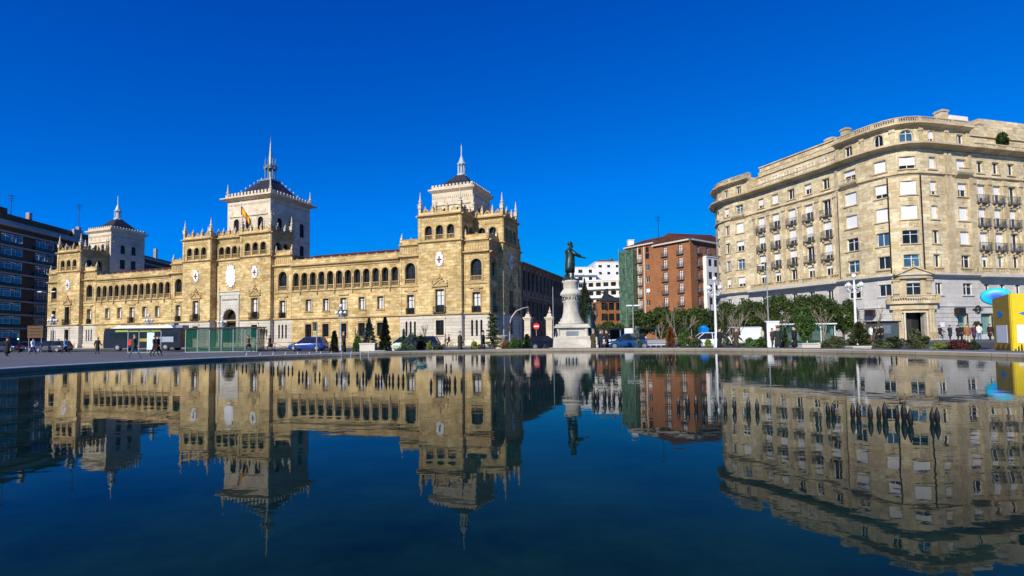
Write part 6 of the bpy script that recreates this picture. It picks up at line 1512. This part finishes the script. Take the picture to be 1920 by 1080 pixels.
# ------------------------------------------------------------ vegetation
def leaf_mesh(name, pts, size, mat, dirs=None, aspect=1.6, jitter=.5):
    n = len(pts); a = rng.normal(size=(n,3)); a /= np.linalg.norm(a, axis=1)[:,None]
    if dirs is not None: a = dirs+a*jitter; a /= np.linalg.norm(a, axis=1)[:,None]
    b = np.cross(a, rng.normal(size=(n,3))); b /= np.linalg.norm(b, axis=1)[:,None]+1e-9
    s = size*(.6+.8*rng.random((n,1))); A = a*s*aspect; B = b*s*.6
    v = np.stack([pts-A, pts-B, pts+A, pts+B], 1).reshape(-1,3)
    me = bpy.data.meshes.new(name); me.vertices.add(4*n); me.vertices.foreach_set('co', v.ravel().astype(np.float32)); me.loops.add(4*n); me.loops.foreach_set('vertex_index', np.arange(4*n, dtype=np.int32)); me.polygons.add(n); me.polygons.foreach_set('loop_start', np.arange(0,4*n,4,dtype=np.int32)); me.polygons.foreach_set('loop_total', np.full(n,4,dtype=np.int32)); me.update(); me.validate(); me.materials.append(mat); return me
def blob(n, c, r, lumps=26, lr=.34, squash=1.0, shell=.55):
    """leaf positions in a lumpy crown: many overlapping clumps of uneven size"""
    r = np.array(r); out = []
    ctr = rng.normal(size=(lumps,3)); ctr /= np.linalg.norm(ctr,axis=1)[:,None]; ctr *= (shell+(1-shell)*rng.random((lumps,1)))*.78
    for q in ctr:
        k = int(n/lumps*(.5+rng.random())); d = rng.normal(size=(k,3)); d /= np.linalg.norm(d,axis=1)[:,None]; rad = lr*(.6+.8*rng.random())*(.55+.45*rng.random((k,1))); out.append((q+d*rad)*r)
    return np.array(c)+np.concatenate(out)
def bush_mesh(n, r, size, mat, lumps=20, lr=.36, flat=True):
    p = blob(n, (0,0,r[2]*.95), r, lumps, lr)
    p[:,2] = np.maximum(p[:,2], .02); return leaf_mesh('foliage', p, size, mat)
def cone_pts(n, h, r, z0=.1, power=.85, tiers=0, drop=.15):
    t = rng.random(n)**.8; t = 1-(1-t)**1.0; z = z0+(h-z0)*t; rad = r*(1-t)**power
    if tiers: rad *= .62+.38*np.abs(np.sin(t*tiers*math.pi))
    A = rng.random(n)*2*math.pi; q = np.sqrt(.35+.65*rng.random(n)); nz = 1+.22*np.sin(A*5+z*6)+.12*np.sin(A*9-z*9); x = rad*q*np.cos(A)*nz; y = rad*q*np.sin(A)*nz
    return np.stack([x, y, z-drop*rad*q], 1), np.stack([np.cos(A), np.sin(A), np.full(n,.35)], 1)
def trunk(t, h, r=.08, mat='bark', lean=0):
    m = MB(); m.tube([(0,0,-.05),(lean*.3,0,h*.4),(lean,0,h)], [r*1.3,r,r*.6], 7); return m.build('trunk', M[mat], t)
# round clipped trees
def round_tree(px, Y, ytop, wpx, label, seed, mat='dark_leaves'):
    p = G(px, Y); top = at(px, ytop, Y).z-p.z; w = wpx*Y/1000/2; hb = .9; t = thing('evergreen_tree', label, 'tree', p, 0, 'round clipped evergreen trees')
    r = (w, w*.9, (top-hb)/2*1.02); pts = blob(9000, (0,0,hb+(top-hb)/2), r, 46, .30, shell=.75)
    inst(leaf_mesh('crown', pts, .085, M[mat]), 'crown', t)
    m = MB(); m.tube([(0,0,-.05),(.03,0,1.0),(0,.02,1.9)], [.14,.11,.08], 8)
    for k in range(6): A = k*1.05+seed; m.tube([(0,0,1.1+.1*k),(w*.35*math.cos(A),w*.35*math.sin(A),1.9+.1*k),(w*.6*math.cos(A),w*.6*math.sin(A),2.5)], [.05,.035,.015], 5)
    m.build('trunk', M['bark'], t); return t
for i, (px, Y, yt, w, lb) in enumerate([(1205,60,578,52,'round evergreen tree just right of the green scaffold foot'),(1238,61,572,50,'round evergreen tree below the left balconies of the brick block'),(1272,60,577,52,'round evergreen tree behind the rust coloured shrub'),(1306,61,574,50,'round evergreen tree left of the tall white lamp and brick corner'),(1334,62,580,44,'round evergreen tree directly behind the tall white lamp'),
    (1371,60,563,62,'round evergreen tree behind the white van'),(1412,60,560,64,'round evergreen tree right of the white van'),(1462,60,549,72,'tall round evergreen tree left of centre before the balconied facade'),(1505,60,547,66,'tall round evergreen tree behind the white framed shelter'),(1543,60,548,64,'tall round evergreen tree behind the right end of the white framed shelter'),(1582,60,560,56,'round evergreen tree left of the right hand globe lamp'),(1146,75,602,60,'low dark evergreen below the tan brick building'),(1115,85,612,40,'low evergreen behind the muse and the canopy')]):
    round_tree(px, Y, yt, w, lb, i, 'tree_leaves')
def bare_tree(px, Y, ytop, label, spread=.8, stems=1, mat='palebark', seed=1, n=5):
    p = G(px, Y); h = at(px, ytop, Y).z-p.z; t = thing('bare_tree', label, 'bare tree', p); r_ = random.Random(seed); tw = MB(); tk = MB()
    def grow(q, d, L_, r, lv):
        e = q+d*L_; mid = q.lerp(e, .5)+Vector((r_.uniform(-.05,.05),r_.uniform(-.05,.05),0))*L_; (tk if lv == 0 else tw).tube([q, mid, e], [r, r*.8, r*.6], 5 if lv < 2 else 3, False)
        if lv < 4:
            for k in range(3 if lv < 3 else 2):
                dd = (d+Vector((r_.uniform(-1,1),r_.uniform(-1,1),r_.uniform(-.1,.5)))*spread*.75).normalized(); grow(q.lerp(e, r_.uniform(.45,1)), dd, L_*r_.uniform(.5,.72), r*.55, lv+1)
    for k in range(stems):
        A = 2*math.pi*k/max(1,stems); d = Vector((math.cos(A)*.35*(stems > 1), math.sin(A)*.35*(stems > 1), 1)).normalized(); grow(Vector((0,0,-.05)), d, h*.48, .075 if stems == 1 else .05, 0)
    tk.build('trunk', M[mat], t); tw.build('crown', M[mat], t)
bare_tree(1376, 52, 574, 'bare multi stemmed tree left of the white van', .5, 5, 'palebark', 3)
bare_tree(1460, 50, 566, 'bare pale tree behind the person with the orange cap', .7, 2, 'palebark', 5)
bare_tree(1546, 44, 560, 'bare white barked tree right of the concrete planter', .65, 1, 'palebark', 8)
bare_tree(1277, 52, 568, 'bare tree among the round evergreens before the brick block', .6, 2, 'palebark', 11)
bare_tree(1636, 50, 560, 'bare leafless tree left of the grey kiosk', .75, 2, 'bark', 14)
bare_tree(668, 46, 604, 'thin bare sapling left of the blue spruce', .3, 1, 'bark', 16)
bare_tree(797, 44, 602, 'thin reddish bare sapling before the academy corner tower', .4, 1, 'bark', 18)
bare_tree(1240, 50, 606, 'small bare tree under the dark canopy', .7, 1, 'palebark', 21)
# cypress behind the statue
p = G(1098, 78); h = at(1096, 524, 78).z-p.z; t = thing('cypress_tree', 'tall dark cypress right behind the statue pedestal', 'tree', p)
z = rng.random(6000); A = rng.random(6000)*6.283; rad = (1.35*np.sin(np.clip(z*1.02+.06,0,1)**.6*math.pi)**.7)*(.6+.4*rng.random(6000))*(1+.15*np.sin(A*4+z*20)); pts = np.stack([rad*np.cos(A), rad*np.sin(A), .5+z*(h-.5)], 1)
inst(leaf_mesh('crown', pts, .12, M['dark_needles'], np.stack([np.cos(A)*.4, np.sin(A)*.4, np.ones(6000)], 1)), 'crown', t); trunk(t, h*.8, .14)
# planters with conifers and shrubs along the far rim
def conifer(name, px, Y, ytop, wpx, label, mat, z0=.1, power=.85, tiers=0, n=3500, size=.05, cat='conifer', base=0.0, drop=.15):
    p = G(px, Y, base); h = at(px, ytop, Y).z-p.z; t = thing(name, label, cat, p); pts, d = cone_pts(n, h, wpx*Y/2000, z0, power, tiers, drop); inst(leaf_mesh('crown', pts, size, M[mat], d), 'crown', t); trunk(t, h*.9, .04)
    if tiers:
        pass
    return t
def shrub(px, Y, ytop, wpx, label, mat, n=2600, size=.045, name='shrub', lumps=22, base=0.0, lr=.36):
    p = G(px, Y, base); h = at(px, ytop, Y).z-p.z; t = thing(name, label, 'shrub', p); w = wpx*Y/2000; inst(bush_mesh(n, (w, w*.8, h*.52), size, M[mat], lumps, lr), 'foliage', t); m = MB()
    for k in range(4): A = k*1.6; m.tube([(0,0,0),(w*.3*math.cos(A),w*.3*math.sin(A),h*.5)], [.025,.01], 5)
    m.build('stem', M['bark'], t); return t
def planter(px, Y, wpx, h, label, dz=0):
    p = G(px, Y); w = wpx*Y/1000; t = thing('planter', label, 'planter', p, 0, 'concrete planters along the pool'); m = MB(); m.cbox((0,0,h/2),(w,w*.7,h)); m.cbox((0,0,h+.02),(w+.08,w*.7+.08,.07)); m.build('box', M['cream'], t); m = MB(); m.cbox((0,0,h+.06),(w-.1,w*.7-.1,.03)); m.build('soil', M['bark'], t); return h+.05
conifer('cypress_shrub', 627, 38, 620, 16, 'slim dark cypress right of the blue hatchback', 'dark_needles', .05, .5, 0, 2500, .045)
shrub(672, 37, 630, 22, 'dark green bush left of the blue spruce planter', 'green_leaves')
hh = planter(691, 37, 28, .95, 'tall concrete planter under the blue spruce'); conifer('blue_spruce', 692, 37, 597, 30, 'blue spruce standing in the tall concrete planter', 'blue_needles', .05, .9, 6, 3500, .045, base=hh)
planter(712, 36, 20, .45, 'low concrete planter right of the spruce planter')
conifer('fir_tree', 722, 37, 595, 30, 'dark bushy fir right of the blue spruce', 'dark_needles', .05, .75, 7, 4500, .055)
planter(742, 36, 12, .7, 'small concrete planter left of the grey blue juniper')
conifer('young_pine', 757, 38, 617, 14, 'thin green young pine behind the grey blue juniper', 'green_leaves', .3, .8, 4, 700, .05)
shrub(770, 36, 624, 30, 'grey blue juniper shrub at the academy corner', 'blue_needles', 3200); shrub(788, 37, 628, 26, 'very dark purple shrub right of the grey blue juniper', 'dark_needles')
shrub(762, 34.5, 645, 44, 'low green ground juniper in front of the grey blue shrub', 'green_leaves', 1800)
shrub(806, 35, 637, 14, 'small yellow green cypress bush left of the olive overcoat', 'lime_leaves', 1300); shrub(825, 36, 642, 26, 'low mixed green bush under the cyclist', 'olive_needles', 1500)
shrub(892, 35, 637, 20, 'round lime green bush between the two coated people', 'lime_leaves', 2200)
# sparse cedar
p = G(925, 38); h = at(925, 588, 38).z-p.z; t = thing('cedar_tree', 'sparse green cedar with drooping branches left of the gate', 'conifer', p); m = MB(); m.tube([(0,0,0),(.03,0,h*.5),(0,0,h)], [.05,.035,.01], 6); pts = []; dr_ = []
for k in range(34):
    z = h*(.22+.76*k/34); A = k*2.4; L_ = (1.0-(z/h)*.72)*.85*(.6+.6*rng.random()); e = Vector((math.cos(A)*L_, math.sin(A)*L_, z+.08-.15*L_)); m.tube([(0,0,z),tuple(e)], [.014,.006], 4)
    for j in range(70): q = rng.random(); c_ = np.array((e.x*q, e.y*q, z+(e.z-z)*q))+rng.normal(size=3)*.05; pts.append(c_); dr_.append((math.cos(A), math.sin(A), -.3))
m.build('trunk', M['bark'], t); inst(leaf_mesh('crown', np.array(pts), .05, M['olive_needles'], np.array(dr_)), 'crown', t)
shrub(968, 36, 632, 30, 'green laurel bush left of the dark conical yew', 'green_leaves', 3000); shrub(948, 36, 637, 20, 'brownish low bush right of the cedar', 'rust_leaves', 1500)
conifer('yew_shrub', 988, 36, 627, 16, 'dark conical yew left of the pedestal steps', 'dark_leaves', .02, .45, 0, 2600, .045)
shrub(1025, 36, 645, 16, 'small sparse bush at the foot of the gate', 'olive_needles', 500)
# topiary of three balls
p = G(1195, 36); h = at(1195, 612, 36).z-p.z; t = thing('topiary_tree', 'grey green topiary of stacked balls behind the rim', 'topiary', p); trunk(t, h*.9, .03)
pts = np.concatenate([blob(900, (0,0,h-.17), (.20,.2,.2), 14, .35), blob(900, (-.1,0,h-.62), (.28,.26,.22), 14, .35), blob(900, (.12,0,h-1.05), (.28,.26,.22), 14, .35), blob(700, (-.05,0,.32), (.30,.3,.26), 14, .35)]); inst(leaf_mesh('crown', pts, .035, M['grey_leaves']), 'crown', t)
conifer('thuja_shrub', 1257, 36, 613, 18, 'rust orange columnar thuja under the canopy', 'rust_leaves', .02, .35, 0, 3000, .04)
shrub(1284, 36, 614, 26, 'dark green loose shrub right of the rust orange thuja', 'green_leaves', 2800); shrub(1304, 35, 628, 24, 'lighter green shrub left of the white hatchback', 'olive_needles', 2000); shrub(1328, 34, 636, 14, 'small yellow cypress bush left of the black coat', 'lime_leaves', 1300)
conifer('twisted_juniper', 1361, 37, 588, 12, 'tall thin twisted juniper right of the tall white lamp', 'olive_needles', .3, .25, 6, 1500, .04)
for px, Y, yt, w, lb, mt in ((1402,35,630,34,'low green shrub with red tips right of the brown overcoat','green_leaves'),(1425,35,632,30,'low dark green hedge left of the dark green coat','dark_leaves'),(1564,35,630,44,'spreading olive juniper right of the concrete planter','olive_needles'),(1650,35,636,40,'low spreading pine left of the grey kiosk','olive_needles'),(1676,35,630,36,'loose pine shrub in front of the grey kiosk','dark_needles'),(1720,34,618,44,'big round pine in front of the stone portal','olive_needles'),(1760,33,642,26,'lime and yellow low bush right of the big round pine','lime_leaves'),(1800,32,634,36,'dark red shrub in front of the brown jacket','wine_leaves'),(1826,32,640,22,'small dark pine shrub left of the yellow panels','dark_needles'),(1782,33,643,20,'low dark bush between the lime bush and the dark red shrub','dark_leaves')):
    shrub(px, Y, yt, w, lb, mt, 3200, .05)
conifer('pine_shrub', 1472, 34, 614, 18, 'narrow green conifer between the two men in caps', 'olive_needles', .05, .7, 5, 2000, .045)
hh = planter(1513, 35, 30, .60, 'long pale planter right of the black overcoat'); planter(1536, 35.6, 16, .62, 'second pale planter joined to the long pale planter')
p = G(1510, 38, .1); h = at(1510, 572, 38).z-p.z; t = thing('leafy_tree', 'loose bright leafed tree before the white framed shelter', 'tree', p); inst(leaf_mesh('crown', blob(5200, (0,0,h*.58), (.85,.8,h*.44), 40, .24, shell=.5), .06, M['green_leaves']), 'crown', t); trunk(t, h*.7, .05)
planter(1608, 35, 34, .38, 'low wide planter under the broad conifer'); conifer('broad_conifer', 1611, 36, 604, 46, 'broad rounded conifer in front of the right hand globe lamp', 'olive_needles', .05, .55, 5, 5500, .055, base=.3)
p = G(1835, 57); t = thing('potted_tree', 'small clipped tree with a round head beside the shop window', 'tree', p); trunk(t, 1.3, .04); inst(leaf_mesh('crown', blob(900, (0,0,1.7), (.38,.38,.5), 14, .35), .06, M['dark_leaves']), 'crown', t)
# ------------------------------------------------------------ fountain nozzles in the pool
NM = MB(); NM.lathe([(.008,-.05),(.014,-.01),(.021,.03),(.023,.06),(.018,.10),(.009,.13),(.004,.15)], n=8); NZ = NM.mesh('fountain_nozzle', M['iron'])
def nozzle(px, py, big=1.0, label=''):
    d = ray(px, py); k = -CAMZ/d.z; o = inst(NZ, 'fountain_nozzle', None, (d.x*k, d.y*k, 0), 0, big)
    tag(o, label, 'fountain nozzle', 'fountain nozzles standing in the pool'); return o
spots = []
for xs, y in (((1553,1562),781),((1599,1611),786),((1633,1649,1660),789),((1683,1695),790),((1707,),799),((1747,1757),795),((1273,1290,1306),768),((1323,1343),770),((1361,1377),771),((1404,1420),774),((1113,1121),754),((1134,1142,1150),752),((1163,),755),((930,945,960,975,993),733),((808,),727),((832,838,844,853,865),724),((705,711,716,725,731,737),716),((748,756),717),((560,568,575,590,600),709),((632,640,655,670,680,687),712),((508,514,520,533,540,548),697),((455,462,478,486,494),693),((386,395,404,420,432,445),688),((757,763,770),689),((838,845),693),((849,856,863,871),672),((1062,1068,1074,1080),679),((1203,1213,1225,1236),672),((1253,1260,1267),683),((1497,1507,1517,1527),675),((1631,1640,1650),677),((1672,1680),677)):
    for x in xs: spots.append((x, y))
for x, y in spots:
    y = y-1; side = 'before the academy reflection' if x < 900 else 'in the middle of the pool' if x < 1200 else 'on the right side of the pool'; dist = 'near row' if y > 740 else 'second row' if y > 700 else 'far row'
    nozzle(x+random.uniform(-1,1), y, 1.0*random.uniform(.85,1.15) if y > 700 else 1.0, 'black pointed fountain nozzle of the %s %s' % (dist, side))
SP = MB(); SP.tube([(0,0,-.1),(.0,0,.10),(.05,0,.24)], [.035,.03,.012], 6); SPm = SP.mesh('steel_post', M['steel'])
for i, x in enumerate((461,487,511,534,557,579,600,620,640,658,676,691)):
    d = ray(x, 671.5-.022*(x-461)); k = -CAMZ/d.z; o = inst(SPm, 'steel_post', None, (d.x*k, d.y*k, .0)); tag(o, 'bright short steel post in the row standing along the left rear rim', 'post', 'steel posts along the rim')
p = at(790, 687, 12); d = ray(790, 687); k = -CAMZ/d.z; t = thing('duck', 'small teal headed duck floating near the academy corner reflection', 'duck', (d.x*k, d.y*k, 0)); m = MB(); m.ball((0,0,.03), .13, 12, 7, 1.2, .6, .45); m.ball((-.16,0,.12), .045, 8, 6); m.tube([(-.12,0,.05),(-.16,0,.12)], .025, 6); m.tube([(-.19,0,.115),(-.24,0,.105)], [.018,.008], 5); m.build('body', plain('duck_feathers', (.05,.12,.13), .6, var=.4, scale=14), t)

q_ = RF.P(RU(1897, 255), -1.3, 24.4); t = thing('terrace_plant', 'dark bushy plant on the roof terrace at the right edge', 'plant', q_); inst(leaf_mesh('foliage', blob(1500, (0,0,1.9), (.8,.8,1.5), 14, .4), .14, M['dark_leaves']), 'foliage', t); trunk(t, 1.8, .06)
